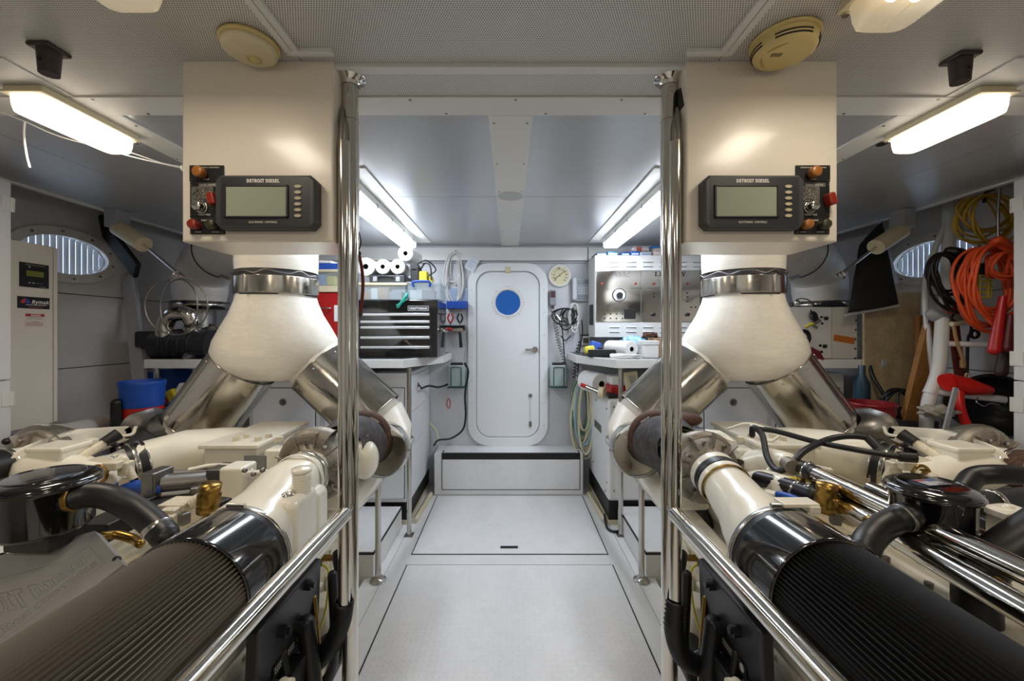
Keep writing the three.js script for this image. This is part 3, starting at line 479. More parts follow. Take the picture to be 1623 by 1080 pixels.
  part('sensor', [cyl(Q(362, 442, 2.63), Q(372, 446, 2.58), 0.008), cyl(Q(352, 438, 2.7), Q(366, 443, 2.6), 0.014)], M.steel, g);
}
exhaust(-1); exhaust(1);
// =====================================================================  air filters
function airFilter(s) {
  const side = s < 0 ? 'left' : 'right', x = s * 0.766, y = EYE - 0.643, R = 0.15;
  const t = thing('air_filter', s < 0 ? 'large cylindrical air filter with dusty grey pleats and glossy black shroud, left foreground' : 'large cylindrical air filter with black pleats and glossy black shroud, right foreground', 'air filter', 'pleated air filters');
  const N = 88, seg = N * 4, L0 = -1.04, L1 = -0.25, pos = [], idx = [], uv = [], rows = 14;
  for (let j = 0; j <= rows; j++) { const z = L0 + (L1 - L0) * j / rows; for (let i = 0; i <= seg; i++) {
    const a = i / seg * Math.PI * 2 + 0.012 * Math.sin(j * 1.3 + Math.floor(i / 4) * 0.35) * 0.6, k = i % 4, rad = R - 0.003 - (k === 0 ? 0.017 : k === 2 ? 0 : 0.0065);
    pos.push(x + rad * Math.cos(a), y + rad * Math.sin(a), z); uv.push(i / seg, j / rows); } }
  for (let j = 0; j < rows; j++) for (let i = 0; i < seg; i++) { const q = j * (seg + 1) + i; idx.push(q, q + 1, q + seg + 1, q + 1, q + seg + 2, q + seg + 1); }
  const g = new THREE.BufferGeometry(); g.setAttribute('position', new THREE.Float32BufferAttribute(pos, 3)); g.setAttribute('uv', new THREE.Float32BufferAttribute(uv, 2)); g.setIndex(idx); const gn = g.toNonIndexed(); gn.computeVertexNormals();
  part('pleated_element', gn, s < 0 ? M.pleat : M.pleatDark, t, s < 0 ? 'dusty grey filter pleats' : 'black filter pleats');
  part('end_cap', lathe([[0, 0.02], [0.12, 0.02], [R, 0.012], [R + 0.002, -0.015], [R - 0.004, -0.02]].reverse(), V(x, y, L1), V(0, 0, 1), 48), M.rubber, t);
  part('shroud', lathe([[R - 0.006, -0.953], [R + 0.001, -0.953], [R + 0.003, -0.958], [R + 0.003, -1.10], [R - 0.004, -1.11]].map(([r, z]) => [r, z + 1]), V(x, y, -1), V(0, 0, 1), 64), M.gloss, t, 'glossy black shroud');
  part('rubber_cuff', lathe([[R - 0.002, -1.095], [R - 0.004, -1.10], [R - 0.004, -1.15], [R - 0.012, -1.16]].map(([r, z]) => [r, z + 1]), V(x, y, -1), V(0, 0, 1), 56), M.rubber, t);
  const c = clampBand(V(x, y, -1.138), V(0, 0, 1), R - 0.003, 0.014, t);
  part('clamp_screw', [cyl(V(x + 0.02, y + R, -1.138), V(x - 0.03, y + R + 0.002, -1.138), 0.006)], M.steel, c);
  const lt = canvas(256, 128, (k, w, h) => { k.fillStyle = '#9d9d9f'; k.fillRect(0, 0, w, h); k.fillStyle = '#c9b75a'; k.beginPath(); k.ellipse(60, 64, 26, 26, 0, 0, 7); k.fill(); k.fillStyle = '#5c5c5e'; for (let i = 0; i < 6; i++) k.fillRect(110, 20 + i * 16, 60 + rnd() * 60, 5); });
  const lg = new THREE.CylinderGeometry(R + 0.0036, R + 0.0036, 0.07, 24, 1, true, Math.PI - 0.45 , 0.75); lg.rotateX(-Math.PI / 2); part('label_plate', mv(lg, x, y, -1.055), prm(lt, { metalness: 0.4 }), t, 'grey metal label plate');
}
airFilter(-1); airFilter(1);
// =====================================================================  engines
function scroll(t, name, c, R, s, m) {                     // compressor housing: snail, ribs, front cover
  const secs = [], n = 40; for (let i = 0; i <= n; i++) { const a = s * (i / n * Math.PI * 1.85) + 0.6, r = R * (0.18 + 0.14 * i / n), rc = R * 0.72; secs.push([V(c.x + rc * Math.cos(a), c.y + rc * Math.sin(a), c.z), r, r, V(Math.cos(a), Math.sin(a), 0), V(0, 0, 1)]); }
  const o = part(name, [loft(secs, 20), lathe([[R * 0.2, 0.10], [R * 0.42, 0.09], [R * 0.5, 0.05], [R * 0.78, 0.035], [R * 0.8, -0.06], [0, -0.06]].map(([r, z]) => [r, z * R / 0.14]), c, V(0, 0, 1), 40)], m, t);
  const rb = []; for (let i = 0; i < 9; i++) { const a = i / 9 * Math.PI * 2; rb.push(orient(rbox(0.006, R * 0.4, 0.03), V(c.x + R * 0.75 * Math.cos(a), c.y + R * 0.75 * Math.sin(a), c.z + R * 0.26), V(Math.cos(a), Math.sin(a), 0))); } part('ribs', rb, m, o);
  return o;
}
function engine(s) {
  const side = s < 0 ? 'left' : 'right', Q = (u, v, d) => P(s < 0 ? u : 1616 - u, v, d), Z = V(0, 0, 1), ex = s * 1.31;
  const t = thing('marine_engine', s < 0 ? 'large cream marine diesel engine in the left bay with grey lettered cover' : 'large cream marine diesel engine in the right bay with chrome pipes', 'engine', 'marine diesel engines');
  // block and heads
  part('block', [boxAt(ex - 0.34, ex + 0.34, -0.15, 0.62, -0.75, -2.45, 0.03), boxAt(ex - 0.42, ex + 0.42, -0.28, 0.1, -0.7, -2.5, 0.03)], M.creamDirty, t);
  for (const k of [-1, 1]) {
    const head = part('cylinder_head', [mv(rbox(0.2, 0.20, 1.55, 0.03), ex + k * 0.30, 0.66, -1.62, 0, 0, -k * 0.5)], M.cream, t);
    const bl = []; for (let i = 0; i < 9; i++) bl.push(mv(new THREE.CylinderGeometry(0.01, 0.01, 0.02, 6), ex + k * 0.345, 0.765, -0.92 - i * 0.17, 0, 0, -k * 0.5)); part('head_bolts', bl, M.creamDirty, head);
    part('exhaust_manifold', [tube([V(ex + k * 0.5, 0.56, -1.0), V(ex + k * 0.52, 0.57, -1.5), V(ex + k * 0.54, 0.62, -2.2)], 0.06, 24, 14)], M.cream, t);
  }
  // side plates, oil pan rail, pumps seen under the rail
  part('side_panel', [boxAt(s * 0.84, s * 0.98, 0.1, 0.42, -1.05, -2.2, 0.02)], M.creamDirty, t);
  const cov = []; for (let i = 0; i < 6; i++) cov.push(mv(rbox(0.02, 0.14, 0.15, 0.008), s * 0.835, 0.25, -1.15 - i * 0.19)); part('crankcase_covers', cov, M.cream, t);
  for (const z of [-0.9, -1.9]) part('engine_foot', boxAt(s * 0.72, s * 0.95, -0.3, -0.02, z, z - 0.22, 0.012), M.creamDirty, t);
  // crossover duct with its clamps
  const up = V(0, 1, 0);
  const duct = part('crossover_duct', [loft([[Q(222, 738, 1.72), 0.098, 0.098, up, V(0.5, 0, 0.86)], [Q(245, 732, 1.76), 0.10, 0.10, up, V(0.5, 0, 0.86)], [Q(290, 718, 1.84), 0.098, 0.12, up, V(0.3, 0, 0.95)], [Q(350, 711, 1.95), 0.092, 0.15, up, Z], [Q(400, 711, 2.02), 0.088, 0.17, up, Z], [Q(440, 712, 2.05), 0.085, 0.17, up, Z]], 40, 2.4)], M.cream, t, 'smooth cream intake duct');
  const dd = Q(245, 732, 1.76).sub(Q(210, 742, 1.70)).normalize();
  for (const [u, v, d] of [[226, 737, 1.73], [210, 742, 1.70]]) { const cb = clampBand(Q(u, v, d), dd, 0.103, 0.016, t); }
  part('rubber_cuff', cyl(Q(232, 735, 1.735), Q(203, 744, 1.69), 0.1, 0.1, 36), M.rubber, t);
  part('throttle_body', [cyl(Q(206, 743, 1.695), Q(150, 762, 1.56), 0.088, 0.075, 32), mv(rbox(0.16, 0.12, 0.13, 0.03), Q(155, 765, 1.56)), cyl(Q(168, 742, 1.6), Q(156, 746, 1.5), 0.05, 0.05)], M.cream, t);
  part('pulley', [lathe([[0.012, 0.0], [0.022, 0.002], [0.022, 0.012], [0.012, 0.016], [0.0, 0.016]], Q(156, 752, 1.46), Z, 24), ring(Q(156, 752, 1.45), Z, 0.03, 0.006)], M.brass, t);
  const lv = part('lever', [cyl(Q(158, 752, 1.44), Q(196, 728, 1.5), 0.011), cyl(Q(196, 728, 1.5), Q(212, 760, 1.5), 0.013), cyl(Q(120, 730, 1.52), Q(165, 702, 1.6), 0.018, 0.014), mv(rbox(0.05, 0.03, 0.04, 0.006), Q(180, 738, 1.47)), mv(rbox(0.035, 0.05, 0.04, 0.006), Q(200, 742, 1.5))], M.creamDirty, t);
  part('lever_grip', cyl(Q(165, 702, 1.6), Q(188, 688, 1.64), 0.02, 0.024), M.rubber, lv);
  part('sensor_box', [mv(rbox(0.13, 0.075, 0.11, 0.012), Q(94, 722, 1.52)), mv(rbox(0.138, 0.02, 0.118, 0.008), Q(95, 708, 1.52))], M.cream, t);
  part('outer_casting', [loft([[Q(60, 730, 1.55), 0.07, 0.09, up, Z], [Q(110, 712, 1.65), 0.075, 0.10, up, Z], [Q(140, 702, 1.8), 0.06, 0.09, up, Z], [Q(190, 690, 1.95), 0.04, 0.06, up, Z], [Q(191, 690, 1.95), 0.001, 0.001, up, Z]], 28, 2.6), tube([Q(60, 745, 1.5), Q(110, 752, 1.5), Q(150, 768, 1.48)], 0.07, 16, 16)], M.cream, t);
  part('fuel_line', [tube([Q(110, 692, 1.8), Q(150, 692, 1.85), Q(205, 690, 1.95), Q(215, 678, 2.0)], 0.008, 30, 8)], M.cream, t);
  // plate with bolts in front of the duct end
  const af = part('aftercooler', [mv(rbox(0.24, 0.2, 0.42, 0.012), Q(412, 722, 1.98)), mv(rbox(0.26, 0.02, 0.46, 0.006), Q(412, 688, 1.98))], M.cream, t);
  const bt = []; for (let i = 0; i < 5; i++) { const p = Q(375 + i * 17, 686, 1.82 + (i % 2) * 0.05); bt.push(mv(new THREE.CylinderGeometry(0.014, 0.014, 0.02, 12), p.x, Q(0, 688, 1.98).y + 0.018, p.z)); } part('cap_bolts', bt, M.creamDirty, af);
  part('data_plate', mv(rbox(0.10, 0.07, 0.004, 0.001), Q(405, 735, 1.757)), M.greyCover, af, 'grey data plate');
  part('coolant_elbow', loft([[Q(500, 690, 1.95), 0.03, 0.03, up, Z], [Q(478, 694, 1.9), 0.035, 0.035, V(0.3 * s, 1, 0).normalize(), Z], [Q(462, 704, 1.86), 0.038, 0.038, V(0.8 * s, 0.5, 0).normalize(), Z], [Q(455, 730, 1.84), 0.036, 0.036, V(1, 0, 0), Z], [Q(455, 770, 1.82), 0.036, 0.036, V(1, 0, 0), Z]], 24), M.cream, t);
  part('coolant_hose', cyl(Q(522, 687, 2.0), Q(498, 690, 1.95), 0.033), M.rubber, t); part('coolant_pipe', tube([Q(455, 700, 1.75), Q(490, 688, 1.82), Q(545, 680, 1.95)], 0.006, 20, 8), M.cream, t);
  part('vertical_bracket', [mv(rbox(0.07, 0.2, 0.09, 0.01), Q(440, 745, 1.8))], M.cream, t);
  // inboard turbo
  const ct = Q(501, 738, 1.6), tb = part('turbo_centre', [cyl(ct.clone().add(V(0, 0, -0.06)), ct.clone().add(V(0, 0, -0.25)), 0.085, 0.075), mv(rbox(0.14, 0.2, 0.12, 0.02), ct.x, ct.y - 0.12, ct.z - 0.14)], M.cream, t);
  scroll(t, 'inner_compressor', ct, 0.15, s, M.aluCast);
  part('turbine_housing', [loft([[ct.clone().add(V(-s * 0.01, 0.01, -0.2)), 0.10, 0.10, V(1, 0, 0), up], [ct.clone().add(V(-s * 0.02, 0, -0.3)), 0.135, 0.14, V(1, 0, 0), up], [ct.clone().add(V(-s * 0.03, -0.02, -0.40)), 0.125, 0.13, V(1, 0, 0), up], [ct.clone().add(V(-s * 0.05, -0.05, -0.50)), 0.11, 0.11, V(1, 0, 0), up]], 32), cyl(ct.clone().add(V(0, -0.1, -0.33)), ct.clone().add(V(s * 0.16, -0.42, -0.36)), 0.075, 0.06)], M.blanket, t, 'dark heat-stained turbine housing');
  part('heat_wrap', [lathe([[0.118, -0.03], [0.136, -0.025], [0.140, 0.012], [0.122, 0.02]], ct.clone().add(V(-s * 0.03, -0.01, -0.44)), Z, 36)], M.rust, t, 'rust brown heat wrap'); if (s > 0) part('rusty_flange', mv(new THREE.SphereGeometry(0.07, 16, 10).scale(1.3, 0.5, 0.8), ct.x + 0.06, ct.y + 0.11, ct.z - 0.33), M.rust, t, 'rusty brown flange');
  if (s < 0) part('expansion_bottle', [mv(new THREE.SphereGeometry(0.07, 20, 14).scale(0.9, 1.3, 0.9), Q(578, 728, 1.85)), cyl(Q(578, 690, 1.85), Q(578, 705, 1.85), 0.018)], M.cream, t);
  // outboard turbo
  const co = Q(60, 728, 1.6); scroll(t, 'outer_compressor', co, 0.125, -s, M.aluCast);
  const oh = part('outer_intake_hose', lathe([[0.062, -0.02], [0.066, 0.03], [0.07, 0.05], [0.07, 0.11], [0.078, 0.12], [0.085, 0.3], [0.085, 0.5]], co.clone().add(V(0, 0, 0.07)), Z, 32), M.cream, t);
  part('hose_bands', [lathe([[0.073, -0.028], [0.074, -0.028], [0.074, 0.028], [0.073, 0.028]], co.clone().add(V(0, 0, 0.15)), Z, 32)], s < 0 ? M.rubber : M.rust, oh); clampBand(co.clone().add(V(0, 0, 0.11)), Z, 0.074, 0.012, oh);
  part('outer_elbow', tube([Q(100, 700, 2.1), Q(60, 695, 2.0), Q(40, 715, 1.85), Q(52, 725, 1.7)], 0.07, 30, 18), M.aluCast, t);
  // inboard control unit and looms under the rail
  const ecm = part('control_unit', mv(rbox(0.035, 0.22, 0.34, 0.008), s * 0.655, 0.62 - 0.06, -1.19, 0, 0, s * 0.04), M.plastic, t, 'black electronic control unit');
  const lab = canvas(256, 48, (x, w, h) => { x.fillStyle = '#1a1a1b'; x.fillRect(0, 0, w, h); x.strokeStyle = '#aaa'; x.strokeRect(2, 2, w - 4, h - 4); x.fillStyle = '#c8c8c4'; for (let i = 12; i < 180; i += 14) { x.fillRect(i, 12, 9, 10); x.fillRect(i, 28, 9, 9); } x.beginPath(); x.arc(222, 24, 18, 0, 7); x.fill(); });
  decal('unit_label', lab, 0.15, 0.03, V(s * 0.655 - s * 0.0205, 0.51, -1.16), ecm, [0, -s * Math.PI / 2, 0]);
  const cb = []; for (const [a, b] of [[0.08, -1.26], [0.04, -1.12], [-0.01, -1.2]]) cb.push(cyl(V(s * 0.64, 0.56 + a, b), V(s * 0.615, 0.56 + a, b), 0.016), cyl(V(s * 0.62, 0.56 + a, b), V(s * 0.607, 0.56 + a, b), 0.009)); cb.forEach((g, i) => { if (i % 2 === 0) part('connector', [cb[i], cb[i + 1]], M.rubber, ecm); });
  part('actuator_block', mv(rbox(0.12, 0.12, 0.16, 0.01), s * 0.655, 0.42, -1.12), M.black, t); part('actuator_knob', [cyl(V(s * 0.60, 0.5, -1.06), V(s * 0.58, 0.5, -1.05), 0.02), cyl(V(s * 0.58, 0.5, -1.05), V(s * 0.57, 0.5, -1.05), 0.024)], M.creamDirty, t);
  for (let i = 0; i < 6; i++) { const z = -1.0 - i * 0.09; part('loom_hose', tube([V(s * (0.62 + 0.02 * (i % 2)), 0.50 + 0.02 * i, z - 0.05), V(s * (0.60 - 0.01 * (i % 3)), 0.36, z), V(s * (0.63 + 0.015 * (i % 2)), 0.22, z - 0.06 + 0.04 * (i % 3)), V(s * 0.72, 0.1, z + 0.06)], [0.022, 0.012, 0.026, 0.009, 0.016, 0.02][i], 28, 10), i === 3 ? M.brass : M.rubber, t); }
  part('dip_lines', [tube([V(s * 0.62, 0.2, -1.25), V(s * 0.6, 0.3, -1.0), V(s * 0.63, 0.42, -0.9)], 0.005, 20, 6), tube([V(s * 0.6, 0.15, -1.35), V(s * 0.585, 0.3, -1.2), V(s * 0.62, 0.4, -1.05)], 0.004, 20, 6)], M.rubber, t);
  part('dark_pump', [cyl(V(s * 0.74, 0.3, -0.95), V(s * 0.74, 0.3, -1.3), 0.09), cyl(V(s * 0.70, 0.18, -1.4), V(s * 0.70, 0.18, -1.6), 0.06)], M.rubber, t);
  part('starter_motor', [cyl(V(s * 0.8, 0.12, -0.8), V(s * 0.8, 0.12, -1.2), 0.07), cyl(V(s * 0.8, 0.12, -1.2), V(s * 0.8, 0.12, -1.26), 0.05)], M.creamDirty, t);
  part('support_strut', [cyl(ct.clone().add(V(s * 0.06, -0.1, -0.4)), V(s * 0.93, 0.3, -2.1), 0.035, 0.03)], M.blanket, t);
  return { t, Q, ex };
}
const EL = engine(-1), ER = engine(1);
{ // ---- left engine only
  const { t } = EL, Z = V(0, 0, 1), up = UP;
  const ic = part('intake_casting', [loft([[1.135, 0.138, 0.643], [1.17, 0.134, 0.64], [1.2, 0.12, 0.62], [1.28, 0.108, 0.6], [1.37, 0.10, 0.565], [1.45, 0.085, 0.545], [1.54, 0.075, 0.535]].map(([d, r, h]) => [V(-0.767, EYE - h, -d), r, r, V(1, 0, 0), up]), 36, 2.8), mv(rbox(0.12, 0.26, 0.16, 0.03), -0.70, EYE - 0.64, -1.28), mv(rbox(0.09, 0.2, 0.1, 0.03), -0.69, EYE - 0.64, -1.40)], M.cream, t, 'boxy cream intake casting');
  for (const z of [-1.5, -1.46]) clampBand(V(-0.767, EYE - 0.54, z), Z, 0.092, 0.016, ic, z === -1.5 ? M.steel : M.cream);
  const cs = P(478, 784, 1.3); part('ribbed_breather', lathe([0, 1, 2, 3, 4, 5, 6].flatMap(i => [[0.026, i * 0.009], [0.0285, i * 0.009 + 0.003], [0.026, i * 0.009 + 0.007]]).concat([[0.02, 0.066], [0.03, 0.068], [0.03, 0.08], [0, 0.084]]), cs.clone().add(V(0, 0.005, 0)), up, 24), M.cream, t);
  const cp = P(456, 789, 1.26); part('filler_cap', [lathe([[0.024, 0], [0.024, 0.012], [0.018, 0.016], [0, 0.017]], cp, up, 24)], M.chrome, t, 'chrome filler cap');
  // grey actuator cylinder with yoke
  part('actuator_cylinder', [cyl(P(252, 768, 1.5), P(345, 760, 1.62), 0.036), cyl(P(255, 752, 1.55), P(350, 746, 1.66), 0.012), cyl(P(255, 786, 1.47), P(345, 777, 1.58), 0.012)], M.dullSteel, t, 'grey metal actuator cylinder');
  part('end_block', mv(rbox(0.05, 0.12, 0.09, 0.006), P(250, 770, 1.5)), M.dullSteel, t); part('end_block', mv(rbox(0.06, 0.12, 0.1, 0.006), P(352, 762, 1.62)), M.dullSteel, t);
  part('actuator_bracket', [mv(rbox(0.09, 0.16, 0.1, 0.012), P(378, 768, 1.6)), cyl(P(385, 752, 1.55), P(470, 746, 1.6), 0.012), cyl(P(440, 746, 1.58), P(470, 744, 1.62), 0.018)], M.cream, t);
  const pb = []; for (let i = 0; i < 5; i++) pb.push(ball(P(388 + i * 14, 746 + (i % 2) * 6, 1.52), 0.010)); part('linkage_balls', pb, M.dullSteel, t);
  part('brass_valve', lathe([[0.0, 0], [0.03, 0], [0.032, 0.02], [0.028, 0.024], [0.034, 0.03], [0.034, 0.06], [0.028, 0.064], [0.03, 0.075], [0.03, 0.095], [0, 0.097]], P(328, 812, 1.33), V(0.15, 1, 0), 28), M.brass, t, 'brass solenoid valve');
  part('coolant_tube', tube([P(170, 778, 1.5), P(210, 773, 1.5), P(245, 775, 1.48)], 0.026, 20, 14), M.blue, t, 'blue hose');
  part('valve_group', [mv(rbox(0.09, 0.05, 0.08), P(285, 805, 1.4)), mv(rbox(0.05, 0.07, 0.06), P(275, 820, 1.36)), cyl(P(300, 800, 1.38), P(318, 790, 1.4), 0.02)], M.creamDirty, t);
  part('dark_bracket', [mv(rbox(0.2, 0.04, 0.14, 0.006), P(240, 808, 1.42)), mv(rbox(0.1, 0.06, 0.1, 0.006), P(170, 835, 1.3))], M.plastic, t);
  part('amber_line', tube([P(165, 850, 1.18), P(185, 848, 1.2), P(212, 855, 1.2), P(222, 862, 1.18)], 0.013, 20, 10), M.brass, t);
  // grey lettered cover plate
  const pl = [P(-110, 1130, 0.86), P(195, 895, 1.06), P(150, 842, 1.15), P(-190, 930, 1.05)];
  const ct = canvas(1024, 512, (x, w, h) => { x.fillStyle = '#808080'; x.fillRect(0, 0, w, h); x.strokeStyle = '#b8b8b8'; x.lineWidth = 10; x.strokeRect(70, 110, w - 140, h - 240); txt(x, 'DETROIT DIESEL', 512, 210, 105, '#ffffff', '900'); txt(x, 'ELECTRONIC CONTROLS', 512, 320, 72, '#ffffff', '900'); }, false);
  const g = new THREE.BufferGeometry(), pv = []; const uvs = [0, 0, 1, 0, 1, 1, 0, 1];
  const nn = pl[1].clone().sub(pl[0]).cross(pl[3].clone().sub(pl[0])).normalize();
  const lo = pl.map(p => p.clone().addScaledVector(nn, -0.03)); const quad = (a, b, c, d, u) => { for (const i of [0, 1, 2, 0, 2, 3]) { const p = [a, b, c, d][i]; pv.push(p.x, p.y, p.z); uvq.push(u ? uvs[2 * i] : 0.01, u ? uvs[2 * i + 1] : 0.01); } }; const uvq = [];
  quad(pl[0], pl[1], pl[2], pl[3], true); for (let i = 0; i < 4; i++) { const j = (i + 1) % 4; quad(pl[i], lo[i], lo[j], pl[j], false); } quad(lo[3], lo[2], lo[1], lo[0], false);
  g.setAttribute('position', new THREE.Float32BufferAttribute(pv, 3)); g.setAttribute('uv', new THREE.Float32BufferAttribute(uvq, 2)); g.computeVertexNormals();
  const cv = part('lettered_cover', g, std(0x9c9a97, 0.55, 0.1, { bumpMap: ct, bumpScale: 0.006 }), t, 'grey cast cover with raised lettering');
  part('cover_bolts', [ball(P(118, 842, 1.17), 0.012), ball(P(2, 884, 1.12), 0.012), ball(P(185, 888, 1.08), 0.01)], M.plastic, cv);
}
{ // ---- right engine only
  const { t } = ER, Z = V(0, 0, 1), up = UP;
  const ih = part('intake_hose', loft([[1.53, 0.07, 0.535], [1.46, 0.075, 0.545], [1.40, 0.083, 0.56], [1.36, 0.087, 0.572], [1.33, 0.089, 0.582], [1.30, 0.094, 0.592], [1.27, 0.104, 0.603], [1.24, 0.11, 0.613], [1.21, 0.114, 0.623], [1.18, 0.124, 0.633], [1.155, 0.135, 0.64], [1.135, 0.138, 0.643]].map(([d, r, h]) => [V(0.767, EYE - h, -d), r, r, V(1, 0, 0), up]), 40), M.cream, t, 'bulging cream intake hose');
  const nz = V(0, -0.2, 1).normalize(); clampBand(V(0.767, EYE - 0.537, -1.51), nz, 0.084, 0.03, ih, M.cream); clampBand(V(0.767, EYE - 0.543, -1.478), nz, 0.084, 0.03, ih, M.rubber); clampBand(V(0.767, EYE - 0.549, -1.447), nz, 0.085, 0.024, ih, M.cream); clampBand(V(0.767, EYE - 0.554, -1.43), nz, 0.087, 0.007, ih, M.brass);
  // chrome pipes lengthwise
  const pipe = (u0, v0, d0, x, h, r) => { const a = P(u0, v0, d0), b = V(x, EYE - h, -0.35); return part('chrome_pipe', cyl(a, b, r, r, 24), M.chrome, t, 'polished chrome pipe'); };
  pipe(1292, 752, 1.42, 1.08, 0.505, 0.027); pipe(1332, 800, 1.3, 0.97, 0.545, 0.03); pipe(1330, 772, 1.4, 1.13, 0.54, 0.016); pipe(1380, 775, 1.42, 1.26, 0.56, 0.024); pipe(1395, 792, 1.4, 1.22, 0.6, 0.016);
  part('pipe_elbow', [tube([P(1240, 738, 1.62), P(1262, 740, 1.55), P(1292, 752, 1.42)], 0.03, 20, 14), tube([P(1205, 760, 1.55), P(1250, 772, 1.45), P(1285, 785, 1.38)], 0.03, 20, 14)], M.rubber, t);
  for (const [u, v, d] of [[1258, 738, 1.56], [1280, 746, 1.47], [1278, 782, 1.4], [1262, 776, 1.43]]) clampBand(P(u, v, d), V(0.35, -0.3, 1).normalize(), 0.033, 0.011, t);
  part('water_pipe', [tube([P(1190, 735, 1.75), P(1215, 730, 1.7), P(1245, 736, 1.62)], 0.05, 20, 16), tube([P(1180, 770, 1.65), P(1210, 764, 1.58), P(1240, 772, 1.48)], 0.045, 20, 16)], M.cream, t);
  part('hose_tee', [cyl(P(1272, 735, 1.5), P(1274, 760, 1.48), 0.022), cyl(P(1248, 735, 1.55), P(1258, 742, 1.5), 0.028)], M.aluCast, t);
  part('brass_valve', lathe([[0.0, 0], [0.03, 0], [0.032, 0.02], [0.028, 0.024], [0.034, 0.03], [0.034, 0.06], [0.028, 0.064], [0.03, 0.075], [0.03, 0.095], [0, 0.097]], P(1309, 812, 1.3), V(0.05, 1, 0), 28), M.brass, t, 'brass solenoid valve');
  part('coolant_tube', tube([P(1235, 785, 1.42), P(1255, 790, 1.38), P(1275, 800, 1.34)], 0.014, 14, 8), M.blue, t);
  part('mount_plate', [mv(rbox(0.1, 0.012, 0.05, 0.003), P(1262, 797, 1.15)), mv(rbox(0.03, 0.02, 0.04, 0.003), P(1285, 805, 1.14))], M.cream, t);
  // black wiring loops
  const w1 = part('wiring_loom', [tube([P(1192, 690, 1.75), P(1194, 678, 1.74), P(1208, 690, 1.7), P(1216, 725, 1.62), P(1232, 746, 1.55), P(1252, 738, 1.52), P(1275, 715, 1.55), P(1310, 698, 1.6), P(1340, 692, 1.6), P(1372, 694, 1.58), P(1385, 704, 1.56)], 0.012, 90, 10), tube([P(1196, 680, 1.76), P(1230, 684, 1.72), P(1290, 700, 1.62), P(1350, 712, 1.52), P(1410, 722, 1.46), P(1450, 726, 1.43)], 0.011, 60, 10)], M.rubber, t, 'black wiring loop');
  part('connector', cyl(P(1376, 694, 1.58), P(1394, 712, 1.54), 0.017), M.rubber, w1); part('connector', cyl(P(1424, 724, 1.45), P(1452, 726, 1.43), 0.018), M.rubber, w1);
  part('yellow_plate', boxAt(P(1520, 0, 1.2).x, P(1580, 0, 1.2).x, P(0, 852, 1.2).y, P(0, 830, 1.2).y, -1.22, -1.205, 0.002), M.yellow, t, 'yellow plate');
  part('lifting_bracket', [mv(rbox(0.075, 0.09, 0.05, 0.008), P(1600, 832, 1.05)), mv(rbox(0.09, 0.02, 0.07, 0.005), P(1598, 812, 1.05)), ball(P(1598, 808, 1.05), 0.014)], M.cream, t);
  part('black_bracket', mv(rbox(0.05, 0.1, 0.07, 0.006), P(1572, 850, 1.16)), M.plastic, t);
  part('return_line', tube([P(1625, 790, 1.3), P(1580, 782, 1.35), P(1550, 785, 1.36), P(1545, 792, 1.36)], 0.012, 24, 8), M.cream, t);
}
// =====================================================================  breather canisters and their hoses
function canister(c, R, H, label, tex) {
  const t = thing('breather_canister', label, 'canister', 'black breather canisters');
  part('bowl', lathe([[0, 0], [R * 0.8, 0], [R * 0.86, 0.01], [R * 0.88, H * 0.75], [R * 0.9, H * 0.8]], c, UP, 40), M.gloss, t);
  const l = part('lid', lathe([[R * 0.92, H * 0.78], [R, H * 0.8], [R, H * 0.9], [R * 0.9, H * 0.95], [R * 0.7, H], [0, H]], c, UP, 40), M.gloss, t);
  part('lid_rib', [ring(c.clone().add(V(0, H * 0.99, 0)), UP, R * 0.72, 0.003), ring(c.clone().add(V(0, H * 0.85, 0)), UP, R, 0.003)], M.gloss, l);
  if (tex) decal('lid_label', tex, R * 0.75, R * 0.45, c.clone().add(V(0.0, H + 0.0015, 0)), l, [-Math.PI / 2, 0, 0.15]);
  part('bracket', mv(rbox(R * 1.1, 0.05, R * 0.8, 0.006), c.x, c.y - 0.02, c.z), M.plastic, t); return t;
}
const lidTex = canvas(256, 160, (x, w, h) => { x.fillStyle = '#6a6a70'; x.fillRect(0, 0, w, h); x.fillStyle = '#b32d2d'; x.fillRect(10, 20, 90, 26); x.fillStyle = '#e5e5ea'; for (let i = 0; i < 6; i++) x.fillRect(12, 58 + i * 16, 90 + rnd() * 110, 7); x.fillStyle = '#3a55a8'; x.fillRect(120, 20, 80, 26); });
{ const cL = P(72, 838, 1.12); const t = canister(cL, 0.115, 0.15, 'black breather canister with wide lid above the left engine cover', null);
  const h = thing('breather_hose', 'thick black hose arching from the left canister to the left filter shroud', 'hose');
  const p = [P(112, 792, 1.1), P(140, 785, 1.12), P(175, 789, 1.13), P(210, 806, 1.13), P(240, 828, 1.11), P(262, 850, 1.08)]; part('hose', tube(p, 0.033, 50, 20), M.rubber, h);
  clampBand(P(116, 790, 1.10), V(1, 0.15, -0.2).normalize(), 0.034, 0.014, h, M.brass); clampBand(P(250, 838, 1.095), V(0.7, -0.7, 0.3).normalize(), 0.0335, 0.016, h);
  const h2 = thing('breather_hose', 'short black hose left of the left canister, cut by the frame edge', 'hose'); part('hose', tube([P(45, 806, 1.12), P(15, 806, 1.16), P(-40, 800, 1.25)], 0.034, 24, 18), M.rubber, h2); }
